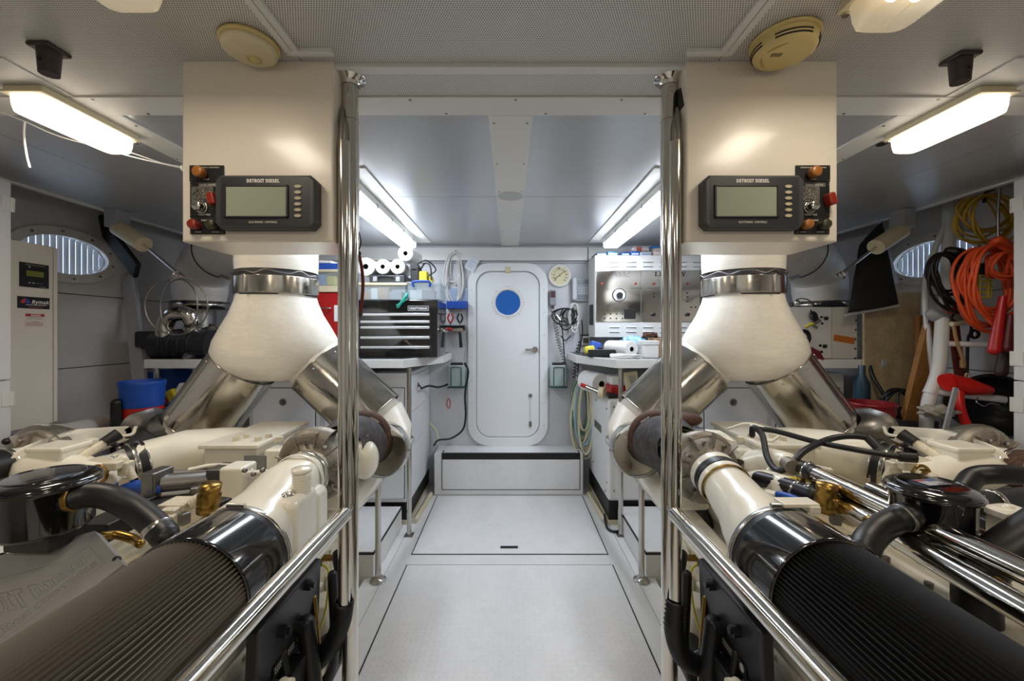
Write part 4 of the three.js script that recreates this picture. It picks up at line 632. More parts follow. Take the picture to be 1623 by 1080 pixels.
{ const cR = P(1476, 846, 1.07); const t = canister(cR, 0.096, 0.135, 'black breather canister with lid label above the chrome pipes', lidTex);
  const h = thing('breather_hose', 'short black hose between the right canister and the right filter shroud', 'hose');
  part('hose', tube([P(1445, 816, 1.05), P(1422, 824, 1.06), P(1396, 838, 1.05), P(1378, 856, 1.02), P(1370, 872, 1.0)], 0.032, 30, 18), M.rubber, h); clampBand(P(1432, 821, 1.055), V(-1, -0.2, 0.1).normalize(), 0.033, 0.012, h, M.dullSteel); clampBand(P(1390, 839, 1.06), V(-1, -0.5, 0.1).normalize(), 0.033, 0.012, h, M.brass);
  const h2 = thing('breather_hose', 'black hose leaving the right canister toward the right frame edge', 'hose');
  part('hose', tube([P(1512, 806, 1.08), P(1545, 800, 1.1), P(1590, 794, 1.12), P(1660, 786, 1.15)], 0.03, 30, 18), M.rubber, h2); clampBand(P(1575, 796, 1.11), V(1, 0.1, -0.1).normalize(), 0.031, 0.014, h2);
  const h3 = thing('coolant_hose', 'thick black hose with a worm clamp bending down at the right frame edge', 'hose');
  part('hose', tube([P(1548, 980, 0.95), P(1548, 930, 0.96), P(1562, 898, 0.96), P(1600, 868, 0.95), P(1660, 830, 0.94)], 0.043, 40, 22), M.rubber, h3); const cw = clampBand(P(1556, 910, 0.96), V(0.35, 0.8, 0).normalize(), 0.0445, 0.018, h3); part('clamp_screw', [cyl(P(1574, 920, 0.92), P(1582, 922, 0.91), 0.01), cyl(P(1570, 918, 0.93), P(1592, 924, 0.91), 0.005)], M.brass, cw);
  const h4 = thing('air_hose', 'thick black hose curving in front of the outer turbo at the right frame edge', 'hose');
  part('hose', tube([P(1528, 775, 1.3), P(1545, 756, 1.32), P(1580, 752, 1.3), P(1640, 755, 1.28)], 0.03, 30, 18), M.rubber, h4); }
// =====================================================================  benches at the back
const BT = 1.231;                                          // bench top height
function bench(s) {
  const t = thing('workbench_top', s < 0 ? 'white edged workbench top under the black tool chest' : 'white edged workbench top under the steel switch panel', 'worktop', 'workbench tops');
  const pts = [[s * 2.55, 2.82], [s * 0.745, 2.82], [s * 0.54, 3.28], [s * 0.54, 3.755], [s * 2.55, 3.755]].map(([x, d]) => [x, -d]);
  const sh = q => { const g = extr(s < 0 ? q : q.slice().reverse(), 0.056, 0.003); g.rotateX(Math.PI / 2); return g; };   // local y -> z
  const flip = pts.map(([x, z]) => [x, z]);
  const g = sh(flip); g.translate(0, BT, 0); part('slab', g, M.white, t);
  const g2 = extr((s < 0 ? flip : flip.slice().reverse()).map(([x, z]) => [x * 1 - s * -0.012, z - 0.012]), 0.002, 0); g2.rotateX(Math.PI / 2); g2.translate(0, BT + 0.0045, 0); part('dark_surface', g2, std(0x4a4a4c, 0.35), t, 'dark laminate surface');
  const px = s * (s < 0 ? 0.675 : 0.748), pd = 2.83;
  const l = thing('support_pole', s < 0 ? 'slim steel pole holding the corner of the left workbench' : 'slim steel pole holding the corner of the right workbench', 'pole', 'bench poles');
  part('pole', cyl(V(px - s * -0.03, 0.006, -pd), V(px - s * -0.03, BT - 0.061, -pd), 0.0165), M.steel, l);
  part('foot', boxAt(px - 0.03 + s * 0.03, px + 0.03 + s * 0.03, 0.001, 0.006, -pd - 0.03, -pd + 0.03, 0.002), M.dullSteel, l);
  const l2 = thing('support_pole', s < 0 ? 'slim steel pole under the far left end of the workbench' : 'slim steel pole under the far right end of the workbench', 'pole', 'bench poles'); part('pole', cyl(V(s * 2.5, 0.006, -2.86), V(s * 2.5, BT - 0.061, -2.86), 0.018), M.steel, l2); part('foot', boxAt(s * 2.5 - 0.03, s * 2.5 + 0.03, 0.001, 0.006, -2.89, -2.83), M.dullSteel, l2);
}
bench(-1); bench(1);
function cabinet(s, x0, x1, label, lock, top = 1.10, sideDrawers = false) {
  const t = thing('base_cabinet', label, 'cabinet', 'white base cabinets'), X0 = s * x0, X1 = s * x1, zf = -2.985, zb = -3.75;
  part('body', boxAt(X0, X1, 0.165, top, zf, zb, 0.004), M.cabinet, t);
  part('toe_kick', boxAt(X0 + (x0 < 0.8 ? s * 0.004 : 0), X1, 0.03, 0.165, zf - 0.01, zb, 0.002), M.black, t, 'black toe kick');
  part('plinth', boxAt(X0, X1, 0.001, 0.03, zf, zb, 0.002), M.ivory, t);
  const d = part('door', boxAt(X0 + s * 0.035, X1 - s * 0.035, 0.2, top - 0.11, zf, zf + 0.018, 0.004), M.cabinet, t);
  part('door_gasket', boxAt(X0 + s * 0.03, X1 - s * 0.03, 0.195, top - 0.105, zf, zf + 0.004, 0.001), M.black, t);
  if (lock) { const lx = s * lock; part('latch', [lathe([[0.026, 0], [0.026, 0.006], [0.02, 0.009], [0.016, 0.006], [0, 0.006]], V(lx, P(0, 637, 2.98).y, zf + 0.018), V(0, 0, 1), 24), mv(rbox(0.006, 0.026, 0.008, 0.001), lx, P(0, 637, 2.98).y, zf + 0.027)], M.dullSteel, d, 'round flush latch'); }
  if (sideDrawers) { const xs = X0; for (const [y0, y1] of [[0.18, 0.56], [0.565, 0.82], [0.825, 1.09]]) { const o = part('side_drawer', boxAt(xs - s * 0.012, xs, y0, y1, zf - 0.03, zb + 0.2, 0.003), M.cabinet, t); }
    part('handle_hole', mv(new THREE.CylinderGeometry(0.02, 0.02, 0.004, 16), xs - s * 0.0135, 1.0, zf - 0.25, 0, 0, Math.PI / 2), M.black, t); }
}
cabinet(-1, 0.746, 1.40, 'white base cabinet with side drawers at the aisle, left bench', 0, 1.12, true);
cabinet(-1, 1.402, 1.926, 'white base cabinet with round latch between the left exhaust sleeves', 1.665, 1.12);
cabinet(1, 1.402, 1.93, 'white base cabinet with round latch between the right exhaust sleeves', 1.64, 1.12);
cabinet(1, 1.932, 2.47, 'white base cabinet under the cream box with orange tape', 0, 1.12);
{ // white machine housing at the aisle, right
  const t = thing('machine_housing', 'low white machine housing with screws beside the aisle, under the right bench', 'housing');
  part('casing', boxAt(0.726, 1.38, 0.17, 0.93, -2.985, -3.74, 0.025), M.white, t); part('base', boxAt(0.735, 1.38, 0.03, 0.17, -2.995, -3.74, 0.002), M.black, t); part('plinth', boxAt(0.726, 1.38, 0.001, 0.03, -2.985, -3.74, 0.002), M.ivory, t);
  const sc = []; for (const [y, d] of [[0.85, 3.02], [0.6, 3.02], [0.3, 3.02], [0.22, 3.06], [0.85, 3.4], [0.3, 3.5]]) sc.push(mv(new THREE.CylinderGeometry(0.007, 0.007, 0.006, 10), 0.724, y, -d, 0, 0, Math.PI / 2)); for (const [x, y] of [[0.77, 0.87], [0.77, 0.6], [0.77, 0.25], [1.2, 0.87]]) sc.push(mv(new THREE.CylinderGeometry(0.007, 0.007, 0.006, 10), x, y, -2.983, Math.PI / 2)); part('screws', sc, M.dullSteel, t);
  part('recess', boxAt(0.722, 0.728, 0.62, 0.68, -3.2, -3.45, 0.002), M.dullSteel, t);
}
{ // white pipes along the deck on both sides of the aisle
  for (const s of [-1, 1]) { const t = thing('deck_pipe', s < 0 ? 'cream pipe lying on the deck along the left cabinet' : 'cream pipe lying on the deck along the right machine housing', 'pipe', 'deck pipes'); part('pipe', cyl(V(s * 0.705, 0.02, -3.02), V(s * 0.685, 0.02, -3.5), 0.018), M.ivory, t); part('coupling', cyl(V(s * 0.706, 0.021, -3.0), V(s * 0.7, 0.021, -3.06), 0.02), M.creamDirty, t); }
}
// ---------- tool chest and what lies on it
{ const t = thing('tool_chest', 'black tool chest with five silver-handled drawers on the left bench', 'tool chest'), x0 = -1.12, x1 = -0.53, zf = -2.95, zb = -3.35, y0 = BT + 0.006, y1 = 1.662;
  part('body', boxAt(x0, x1, y0, y1 - 0.1, zf - 0.01, zb, 0.008), M.gloss, t);
  part('lid', boxAt(x0 - 0.004, x1 + 0.004, y1 - 0.1, y1, zf, zb - 0.004, 0.008), M.gloss, t);
  for (const [v0, v1, h] of [[496.5, 508, 0], [508, 517, 0], [517, 533, 0], [533, 548.5, 0], [548.5, 561, 0]]) {
    const a = P(0, v0, 2.95).y, b = P(0, v1, 2.95).y; const d = part('drawer', boxAt(x0 + 0.02, x1 - 0.045, b + 0.002, a - 0.002, zf - 0.02, zf, 0.003), M.gloss, t);
    part('drawer_handle', boxAt(x0 + 0.03, x1 - 0.055, a - 0.021, a - 0.002, zf - 0.004, zf + 0.012, 0.004), std(0xd9dadb, 0.35, 0.6), d, 'silver drawer pull');
  }
  const bt = canvas(256, 64, (x, w, h) => { x.fillStyle = '#101012'; x.fillRect(0, 0, w, h); x.strokeStyle = '#ddd'; x.lineWidth = 5; x.strokeRect(4, 4, w - 8, h - 8); txt(x, 'CRAFTSMAN', 128, 34, 38, '#e8e8e8', '900'); });
  const p = P(663, 489, 2.95); decal('badge', bt, 0.155, 0.038, V(p.x, p.y, zf + 0.0015), t);
  const k = P(631, 487, 2.95); part('lock', mv(new THREE.CylinderGeometry(0.011, 0.011, 0.01, 16), k.x, k.y, zf + 0.004, Math.PI / 2), M.steel, t);
  part('side_handle', tube([V(x1 + 0.006, 1.45, -3.08), V(x1 + 0.035, 1.43, -3.1), V(x1 + 0.035, 1.43, -3.2), V(x1 + 0.006, 1.45, -3.22)], 0.007, 24, 8), M.steel, t);
}
{ const t = single('key_strap', [tube([P(631, 487, 2.94), P(636, 480, 2.93), P(643, 470, 2.93), P(645, 466, 2.95)], 0.011, 20, 8), tube([P(629, 484, 2.935), P(640, 478, 2.925), P(646, 472, 2.94)], 0.006, 16, 6)], M.teal, 'green strap tied to the tool chest lock', 'strap'); }
const CH = 1.664;
function bin(x0, x1, y0, h, z0, z1, label, lidMat, contents) {
  const t = thing('storage_bin', label, 'bin', 'clear storage bins'), w = 0.004;
  part('tub', [hard(x0, x1, y0, y0 + w, z0, z1), hard(x0, x0 + w, y0, y0 + h, z0, z1), hard(x1 - w, x1, y0, y0 + h, z0, z1), hard(x0, x1, y0, y0 + h, z0, z0 - w), hard(x0, x1, y0, y0 + h, z1, z1 + w)], M.clear, t, 'clear plastic tub');
  part('lid', boxAt(x0 - 0.008, x1 + 0.008, y0 + h, y0 + h + 0.02, z0 + 0.008, z1 - 0.008, 0.004), lidMat, t);
  let x = x0 + 0.012, i = 0; while (x < x1 - 0.05) { const ww = Math.min(rr(0.05, 0.1), x1 - 0.012 - x); part('boxed_part', boxAt(x, x + ww - 0.004, y0 + w + 0.001, y0 + h * rr(0.55, 0.9), z0 - 0.015, z0 - 0.12, 0.003), contents[i++ % contents.length], t); x += ww; }
  return t;
}
const px2 = (u, d) => P(u, 0, d).x, py2 = (v, d) => P(0, v, d).y;
const mats = [M.card, M.paper, std(0x7d99c9, 0.6), std(0xc9a24a, 0.6), M.greyPaint, std(0xd0c3a6, 0.7)];
bin(px2(567, 2.98), px2(643, 2.98), CH, 0.105, -2.98, -3.28, 'clear bin of small boxes on the tool chest, under the grey case', M.ivory, [M.card, M.paper, M.card, M.greyPaint]);
{ const t = bin(px2(646, 2.98), px2(697, 2.98), CH, 0.11, -2.98, -3.25, 'clear bin with blue clip handle on the tool chest', M.clear, [M.paper, M.greyPaint, std(0x9fb7d0, 0.5)]); const c = P(668, 447, 2.96); part('clip_handle', tube([V(c.x - 0.06, c.y - 0.03, c.z), V(c.x - 0.055, c.y, c.z + 0.005), V(c.x + 0.055, c.y, c.z + 0.005), V(c.x + 0.06, c.y - 0.03, c.z)], 0.009, 24, 8), M.blue, t, 'blue clip handle'); }
{ const t = thing('tool_case', 'flat dark grey tool case on the clear bin, under the paper rolls', 'case'), y = CH + 0.127, d = 3.0; const a = px2(585, d), b = px2(641, d);
  part('shell', boxAt(a, b, y, y + 0.058, -d, -d - 0.24, 0.008), M.plasticGrey, t); part('handle', tube([V(a + 0.07, y + 0.03, -d + 0.002), V(a + 0.085, y + 0.042, -d + 0.014), V(a + 0.165, y + 0.042, -d + 0.014), V(a + 0.18, y + 0.03, -d + 0.002)], 0.006, 20, 8), M.black, t); for (const k of [0.03, 0.2]) part('latch', boxAt(a + k, a + k + 0.03, y + 0.01, y + 0.045, -d, -d + 0.008, 0.002), M.greyPaint, t); }
function roll(c, R, L, dir, label, group = 'paper towel rolls') {
  const t = thing('paper_roll', label, 'paper roll', group);
  part('paper', lathe([[R * 0.3, -L / 2], [R - 0.003, -L / 2], [R, -L / 2 + 0.003], [R, L / 2 - 0.003], [R - 0.003, L / 2], [R * 0.3, L / 2]], c, dir, 36), M.paper, t); part('core', [lathe([[R * 0.3, -L / 2 + 0.001], [R * 0.3, L / 2 - 0.001]], c, dir, 20), lathe([[0, L / 2 - 0.06], [R * 0.3, L / 2 - 0.06]], c, dir, 20)], std(0x3a322b, 0.9), t); return t;
}
{ const y = CH + 0.127 + 0.058 + 0.001, R = 0.061, Z = V(0.02, 0, 1).normalize();
  const spots = [[579, 'paper towel roll beside the left post, leftmost of the row on the grey case'], [606, 'paper towel roll, middle of the row on the grey case'], [629.5, 'paper towel roll, rightmost of the row on the grey case']];
  const u2 = spots.map(([u, l]) => { const p = P(u, 415, 3.0); roll(V(p.x, y + R, -3.11), u === 579 ? R * 1.1 : R * 0.9, 0.22, Z, l); return p; });
  const p = P(644, 402.5, 3.0); roll(V(p.x + 0.004, p.y + 0.004, -3.11), R * 0.95, 0.22, V(-0.1, 0, 1).normalize(), 'paper towel roll resting on top of the row, below the left fluorescent light'); }
{ const t = thing('power_tool_charger', 'black charger with yellow battery and cables on the clear bin', 'charger'), y = CH + 0.132, d = 3.02; const X = u => px2(u, d);
  part('base', boxAt(X(650), X(664), y, y + 0.11, -d, -d - 0.12, 0.01), M.plastic, t); part('battery', boxAt(X(664), X(677), y, y + 0.085, -d, -d - 0.1, 0.008), M.yellow, t, 'yellow battery'); part('head', cyl(V(X(656), y + 0.12, -d), V(X(656), y + 0.12, -d - 0.1), 0.03), M.plastic, t);
  part('cable', [tube([V(X(664), y + 0.1, -d - 0.05), V(X(672), y + 0.15, -d - 0.04), V(X(682), y + 0.12, -d), V(X(684), y + 0.02, -d + 0.005)], 0.006, 30, 8), tube([V(X(660), y + 0.14, -d - 0.02), V(X(676), y + 0.165, -d), V(X(690), y + 0.1, -d - 0.02), V(X(680), y + 0.05, -d)], 0.005, 30, 8)], M.rubber, t); part('second_battery', boxAt(X(678), X(684), y, y + 0.05, -d - 0.02, -d - 0.09, 0.004), M.yellow, t); }
// bins and red box left of the post
bin(px2(498, 3.0), px2(538, 3.0), 1.77, 0.1, -3.0, -3.3, 'clear bin of small parts above the red box, left of the post', M.ivory, [std(0x7d99c9, 0.6), M.yellow, M.paper]);
{ const t = thing('parts_tray', 'blue and yellow packages stacked above the left clear bin', 'packages'); const d = 3.02; part('blue_pack', boxAt(px2(500, d), px2(537, d), 1.892, 1.94, -d, -d - 0.2, 0.006), M.blue, t); part('white_pack', boxAt(px2(505, d), px2(525, d), 1.941, 1.96, -d, -d - 0.15, 0.004), M.paper, t); part('yellow_pack', boxAt(px2(499, d), px2(512, d), 1.941, 1.965, -d - 0.02, -d - 0.15, 0.005), M.yellow, t); }
{ const t = thing('red_tool_box', 'red metal tool box on the bench, left of the left post', 'tool box'); part('body', boxAt(px2(490, 3.0), px2(560, 3.0), BT + 0.006, 1.72, -3.0, -3.35, 0.01), M.red, t); part('shelf', boxAt(px2(488, 3.0), px2(562, 3.0), 1.721, 1.768, -2.99, -3.36, 0.004), M.ivory, t); const a = P(534, 497, 3.0); part('paper_label', boxAt(a.x - 0.02, a.x + 0.02, a.y - 0.06, a.y + 0.06, -3.0, -2.997, 0.0005), M.paper, t); part('handle', tube([V(px2(512, 3), 1.6, -2.998), V(px2(512, 3), 1.6, -2.97), V(px2(525, 3), 1.6, -2.97), V(px2(525, 3), 1.6, -2.998)], 0.006, 24, 8), M.steel, t); }
// ---------- things on the bulkhead, left of the door
function coil(c, rx, ry, n, r, jit, ax = [V(1, 0, 0), V(0, 1, 0)], depth = 0.03) {
  const gs = [], w = ax[0].clone().cross(ax[1]).normalize();
  for (let k = 0; k < n; k++) { const pts = [], sx = rx * (1 + rr(-jit, jit)), sy = ry * (1 + rr(-jit, jit)), ox = rr(-jit, jit) * rx, ph = rnd() * 6, dz = rr(-depth, depth);
    for (let i = 0; i < 18; i++) { const a = i / 18 * Math.PI * 2; pts.push(c.clone().addScaledVector(ax[0], ox + sx * Math.cos(a) * (1 + 0.04 * Math.sin(3 * a + ph))).addScaledVector(ax[1], sy * Math.sin(a) + (ry - sy)).addScaledVector(w, dz + 0.012 * Math.sin(2 * a + ph))); }
    gs.push(tube(pts, r, 64, 7, true)); }
  return gs;
}
const W = 3.735;                                           // distance of things hung on the bulkhead
{ const t = thing('rope_coil', 'white rope coil hanging on a hook left of the door', 'rope'); part('loops', coil(P(722, 434, W), 0.062, 0.19, 8, 0.006, 0.42, undefined, 0.012), M.rope, t); part('wrap', tube([P(716, 404, W - 0.02), P(722, 400, W - 0.035), P(728, 404, W - 0.02)], 0.008, 16, 8), M.rope, t); part('tail', tube([P(712, 440, W - 0.02), P(706, 452, W - 0.02), P(703, 458, W - 0.02)], 0.005, 16, 6), M.rope, t); part('hook', [cyl(P(722, 394, 3.76), P(722, 402, 3.70), 0.006)], M.steel, t); }
{ const c = P(748, 419, 3.725); const ct = canvas(128, 128, (x, w, h) => { x.fillStyle = '#e3e7ee'; x.fillRect(0, 0, w, h); x.fillStyle = '#9fb2cf'; for (let i = 0; i < 7; i++) x.fillRect(14, 20 + i * 14, 50 + rnd() * 45, 5); }); const t = thing('hang_tag', 'white printed card hanging beside the rope coil', 'card'); part('card', mv(rbox(0.095, 0.12, 0.003, 0.001), c.x, c.y, c.z, 0, 0, -0.5), M.paper, t); decal('print', ct, 0.088, 0.112, V(c.x, c.y, c.z + 0.0025), t, [0, 0, -0.5]); }
{ const t = thing('blue_holder', 'blue plastic holder behind the white rope coil', 'holder'); const a = P(709, 457, W), b = P(741, 490, W); part('clear_back', boxAt(a.x, b.x, b.y, a.y, -3.762, -3.74, 0.003), std(0x9fb0cc, 0.3), t); part('tray', boxAt(a.x, b.x, b.y, P(0, 478, W).y, -3.745, -3.68, 0.006), M.blue, t); }
{ const t = thing('tool_rack', 'wall rack with pliers and cutters left of the door', 'tool rack'); const a = P(697, 524, W), b = P(737, 516, W); part('bar', boxAt(a.x, b.x, a.y, b.y, -3.762, -3.68, 0.003), M.black, t); part('pale_strip', boxAt(P(716, 0, W).x, P(735, 0, W).x, a.y - 0.004, a.y + 0.012, -3.682, -3.674, 0.002), M.ivory, t);
  const tool = (u, m, v0, v1, nm, lab) => { const c = thing(nm, lab, 'tool', 'hand tools on the wall rack'); part('handle', [tube([P(u - 1.5, v0, 3.67), P(u - 4, (v0 + v1) / 2, 3.67), P(u - 2, v1, 3.67)], 0.008, 20, 8), tube([P(u + 1.5, v0, 3.67), P(u + 4, (v0 + v1) / 2, 3.67), P(u + 2, v1, 3.67)], 0.008, 20, 8)], m, c); part('jaw', cyl(P(u, v0, 3.67), P(u, v0 + (v0 - v1) * 0.3, 3.67), 0.01, 0.006), M.dullSteel, c); };
  tool(714, M.red, 511, 498, 'pliers', 'red handled pliers on the wall rack'); tool(729, M.rubber, 511, 498, 'pliers', 'grey handled pliers on the wall rack, next to the door');
  const rd = thing('screwdriver', 'red handled driver lying across the wall rack', 'tool'); part('handle', cyl(P(704, 522, 3.665), P(717, 522, 3.665), 0.014), M.red, rd); part('shaft', cyl(P(717, 522, 3.665), P(733, 521, 3.665), 0.005), M.steel, rd);
  const kn = thing('knife', 'black handled knife hanging below the wall rack', 'knife'); part('handle', cyl(P(729, 527, 3.68), P(731, 551, 3.68), 0.012, 0.015), M.rubber, kn); part('lanyard', tube([P(733, 530, 3.69), P(738, 550, 3.7), P(736, 572, 3.7)], 0.005, 16, 6), M.greyPaint, kn); }
for (const [u, s] of [[725, -1], [884, 1]]) { // liquid bottles in wire holders
  const t = thing('liquid_bottle', s < 0 ? 'clear bottle of teal liquid in a wire holder left of the door' : 'clear bottle of teal liquid in a wire holder right of the door', 'bottle', 'wall bottles of teal liquid'), a = P(u - 13, 578, W), b = P(u + 13, 612, W), zc = -3.70;
  part('bottle', boxAt(a.x, b.x, b.y, a.y, -3.745, -3.65, 0.015), phys(0xe2ecec, 0.2, { transmission: 0.6, thickness: 0 }), t, 'translucent bottle');
  part('liquid', boxAt(a.x + 0.006, b.x - 0.006, b.y + 0.006, b.y + 0.085, -3.74, -3.655, 0.01), phys(0x58a797, 0.2), t, 'teal liquid');
  const fx = 0.045, cx = (a.x + b.x) / 2; part('holder', [tube([V(cx - fx, b.y + 0.02, -3.645), V(cx - fx, a.y - 0.035, -3.645), V(cx - fx + 0.015, a.y - 0.02, -3.645), V(cx + fx - 0.015, a.y - 0.02, -3.645), V(cx + fx, a.y - 0.035, -3.645), V(cx + fx, b.y + 0.02, -3.645)], 0.004, 40, 6), boxAt(cx - 0.08, cx + 0.08, b.y - 0.008, b.y + 0.002, -3.755, -3.64, 0.002)], std(0x1f4a44, 0.5), t); part('cap', boxAt(cx - 0.055, cx + 0.055, a.y, a.y + 0.02, -3.73, -3.67, 0.005), M.plastic, t);
}
single('power_cable', [tube([P(737, 576, 3.72), P(742, 590, 3.7), P(737, 625, 3.7), P(738, 660, 3.7), P(733, 682, 3.68), P(715, 695, 3.62), P(695, 698, 3.55), P(688, 706, 3.5)], 0.009, 60, 8)], M.rubber, 'black cable falling to the step left of the door', 'cable');
single('drain_hose', [tube([P(712, 609, 3.7), P(695, 614, 3.6), P(680, 612, 3.4), P(668, 616, 3.2)], 0.009, 30, 8), tube([P(668, 616, 3.2), P(665, 611, 3.18)], 0.006, 8, 6)], M.rubber, 'short black hose from the left bottle to the left cabinet', 'hose');
{ const t = thing('hanging_cord', 'thin cord with a red loop hanging below the left bottle', 'cord'); part('cord', cyl(P(710, 612, 3.73), P(710, 697, 3.73), 0.002, 0.002, 6), M.ivory, t); part('loop', tube([P(711, 632, 3.72), P(708, 640, 3.72), P(711, 648, 3.72), P(714, 640, 3.72)], 0.004, 24, 6, true), M.red, t); }
single('yellow_hose', tube([P(682, 672, 3.72), P(690, 682, 3.70), P(694, 695, 3.68), P(692, 704, 3.66)], 0.01, 24, 8), M.hoseCream, 'short cream hose end at the wall above the step, left', 'hose');
// ---------- right of the door
{ const c = P(887.5, 437, W), t = thing('wall_thermometer', 'round white wall thermometer with cream dial right of the door', 'thermometer'); part('case', lathe([[0.083, 0], [0.105, 0], [0.107, 0.012], [0.10, 0.026], [0.088, 0.022]], V(c.x, c.y, -3.762), V(0, 0, 1), 48), M.white, t);
  const dt = canvas(256, 256, (x, w, h) => { x.fillStyle = '#d9d0a8'; x.fillRect(0, 0, w, h); x.strokeStyle = '#333'; x.fillStyle = '#3a4a3a'; const lab = ['-60', '-40', '-20', '0', '20', '40', '60', '80', '100', '120', '140']; for (let i = 0; i < 11; i++) { const a = 2.36 + i * 0.471; x.lineWidth = 4; x.beginPath(); x.moveTo(128 + 116 * Math.cos(a), 128 + 116 * Math.sin(a)); x.lineTo(128 + 104 * Math.cos(a), 128 + 104 * Math.sin(a)); x.stroke(); txt(x, lab[i], 128 + 84 * Math.cos(a), 128 + 84 * Math.sin(a), 24, '#3a4438'); } txt(x, '', 0, 0, 10); x.fillStyle = '#27407a'; x.fillRect(96, 22, 30, 12); });
  const g = new THREE.CircleGeometry(0.089, 40); part('dial', mv(g, c.x, c.y, -3.742), prm(dt), t, 'cream dial with numbers'); part('needle', mv(rbox(0.13, 0.005, 0.002, 0.0005), c.x, c.y + 0.006, -3.738, 0, 0, 0.68), M.rust, t); part('hub', mv(new THREE.CylinderGeometry(0.006, 0.006, 0.008, 12), c.x, c.y, -3.739, Math.PI / 2), M.brass, t); }
{ const t = thing('radio_handset', 'grey handheld microphone hanging right of the door frame', 'handset'); const a = P(871, 460, W), b = P(881, 485, W); part('body', boxAt(a.x, b.x, b.y, a.y, -3.762, -3.715, 0.012), std(0x8d9197, 0.4), t); part('dark_face', boxAt(a.x + 0.008, b.x - 0.008, a.y - 0.07, a.y - 0.012, -3.716, -3.71, 0.003), std(0x4a2a2c, 0.4), t); part('plug', cyl(P(876, 485, W), P(876, 490, W), 0.012), M.plasticGrey, t); }
{ const t = thing('wall_phone', 'grey wall telephone with keypad right of the door', 'telephone'); const a = P(905, 442, W), b = P(934, 478, W); part('body', boxAt(a.x, b.x, b.y, a.y, -3.762, -3.725, 0.006), std(0xa9adb2, 0.4), t); part('handset', [boxAt(a.x + 0.008, a.x + 0.05, b.y + 0.01, a.y + 0.008, -3.725, -3.69, 0.014)], std(0xc6cbd0, 0.35), t); for (let i = 0; i < 4; i++) for (let j = 0; j < 5; j++) part('key', boxAt(a.x + 0.064 + i * 0.024, a.x + 0.082 + i * 0.024, b.y + 0.018 + j * 0.024, b.y + 0.034 + j * 0.024, -3.727, -3.72, 0.002), j < 2 ? std(0x8f959c, 0.5) : std(0xd2d6da, 0.5), t); part('display', boxAt(a.x + 0.06, b.x - 0.01, a.y - 0.05, a.y - 0.015, -3.727, -3.722, 0.002), std(0x7d848c, 0.3), t); }
function curly(pts, R, turns, r) { const c = new THREE.CatmullRomCurve3(pts), out = [], N = turns * 10; for (let i = 0; i <= N; i++) { const p = c.getPointAt(i / N), a = i / 10 * Math.PI * 2; out.push(V(p.x + R * Math.cos(a), p.y, p.z + R * Math.sin(a))); } return tube(out, r, N * 2, 5); }
single('curly_cord', curly([P(876, 492, 3.70), P(880, 515, 3.69), P(886, 545, 3.68), P(893, 568, 3.68), P(897, 590, 3.68)], 0.016, 22, 0.004), M.dullSteel, 'grey curly cord from the handset down to the right bottle', 'cord');
{ const t = thing('cable_bundle', 'black and grey cable coils hanging below the wall phone', 'cables'); part('black_loops', coil(P(900, 502, 3.71), 0.085, 0.075, 6, 0.006, 0.4, undefined, 0.02), M.rubber, t); part('grey_loops', coil(P(909, 500, 3.70), 0.04, 0.11, 5, 0.006, 0.25, undefined, 0.015), M.rope, t); part('black_tail', [tube([P(890, 508, 3.7), P(893, 545, 3.69), P(897, 595, 3.68)], 0.006, 30, 6), tube([P(922, 508, 3.7), P(923, 530, 3.7), P(918, 560, 3.69), P(916, 590, 3.68)], 0.006, 30, 6), tube([P(889, 533, 3.7), P(896, 540, 3.69), P(904, 533, 3.7)], 0.006, 16, 6)], M.rubber, t); part('metal_clamp', [cyl(P(882, 500, 3.68), P(888, 508, 3.67), 0.012), cyl(P(884, 508, 3.68), P(890, 502, 3.67), 0.008)], M.steel, t); part('curly_tail', curly([P(920, 540, 3.70), P(914, 565, 3.69), P(910, 600, 3.68)], 0.014, 12, 0.004), M.rubber, t); }
{ const t = thing('wall_switch', 'small square switch with pale frame under the switch panel corner', 'switch'); const c = P(928, 540, 3.72); part('box', boxAt(c.x - 0.04, c.x + 0.04, c.y - 0.04, c.y + 0.055, -3.762, -3.72, 0.004), M.plasticGrey, t); part('frame', [boxAt(c.x - 0.04, c.x + 0.04, c.y - 0.04, c.y + 0.04, -3.72, -3.712, 0.003)], M.white, t); part('rocker', boxAt(c.x - 0.025, c.x + 0.025, c.y - 0.025, c.y + 0.025, -3.713, -3.705, 0.003), std(0x4b4a38, 0.5), t); }
{ const t = thing('hose_bundle', 'thick bundle of cream, blue and green hoses hanging right of the door', 'hoses'); const c = P(926, 652, 3.62); part('cream_hose', coil(c, 0.08, 0.27, 9, 0.011, 0.35, undefined, 0.04), M.hoseCream, t, 'cream hose loops'); part('blue_hose', coil(c.clone().add(V(0, 0.02, 0)), 0.07, 0.26, 4, 0.010, 0.22, undefined, 0.04), M.hoseBlue, t, 'pale blue hose loops'); part('green_hose', coil(c.clone().add(V(-0.03, 0.05, 0)), 0.06, 0.24, 3, 0.009, 0.2, undefined, 0.03), M.hoseGreen, t, 'green hose loops'); part('hook', [cyl(P(914, 600, 3.765), P(914, 602, 3.56), 0.01), cyl(P(914, 602, 3.56), P(914, 596, 3.55), 0.01)], M.steel, t); part('nozzle', [cyl(P(916, 604, 3.55), P(932, 610, 3.5), 0.016, 0.012), cyl(P(932, 610, 3.5), P(945, 616, 3.46), 0.02)], M.brass, t); }
roll(P(941, 606, 3.3), 0.085, 0.24, V(0.35, -0.02, 1).normalize(), 'paper towel roll lying below the right bench beside the hoses', 'paper rolls on the right');
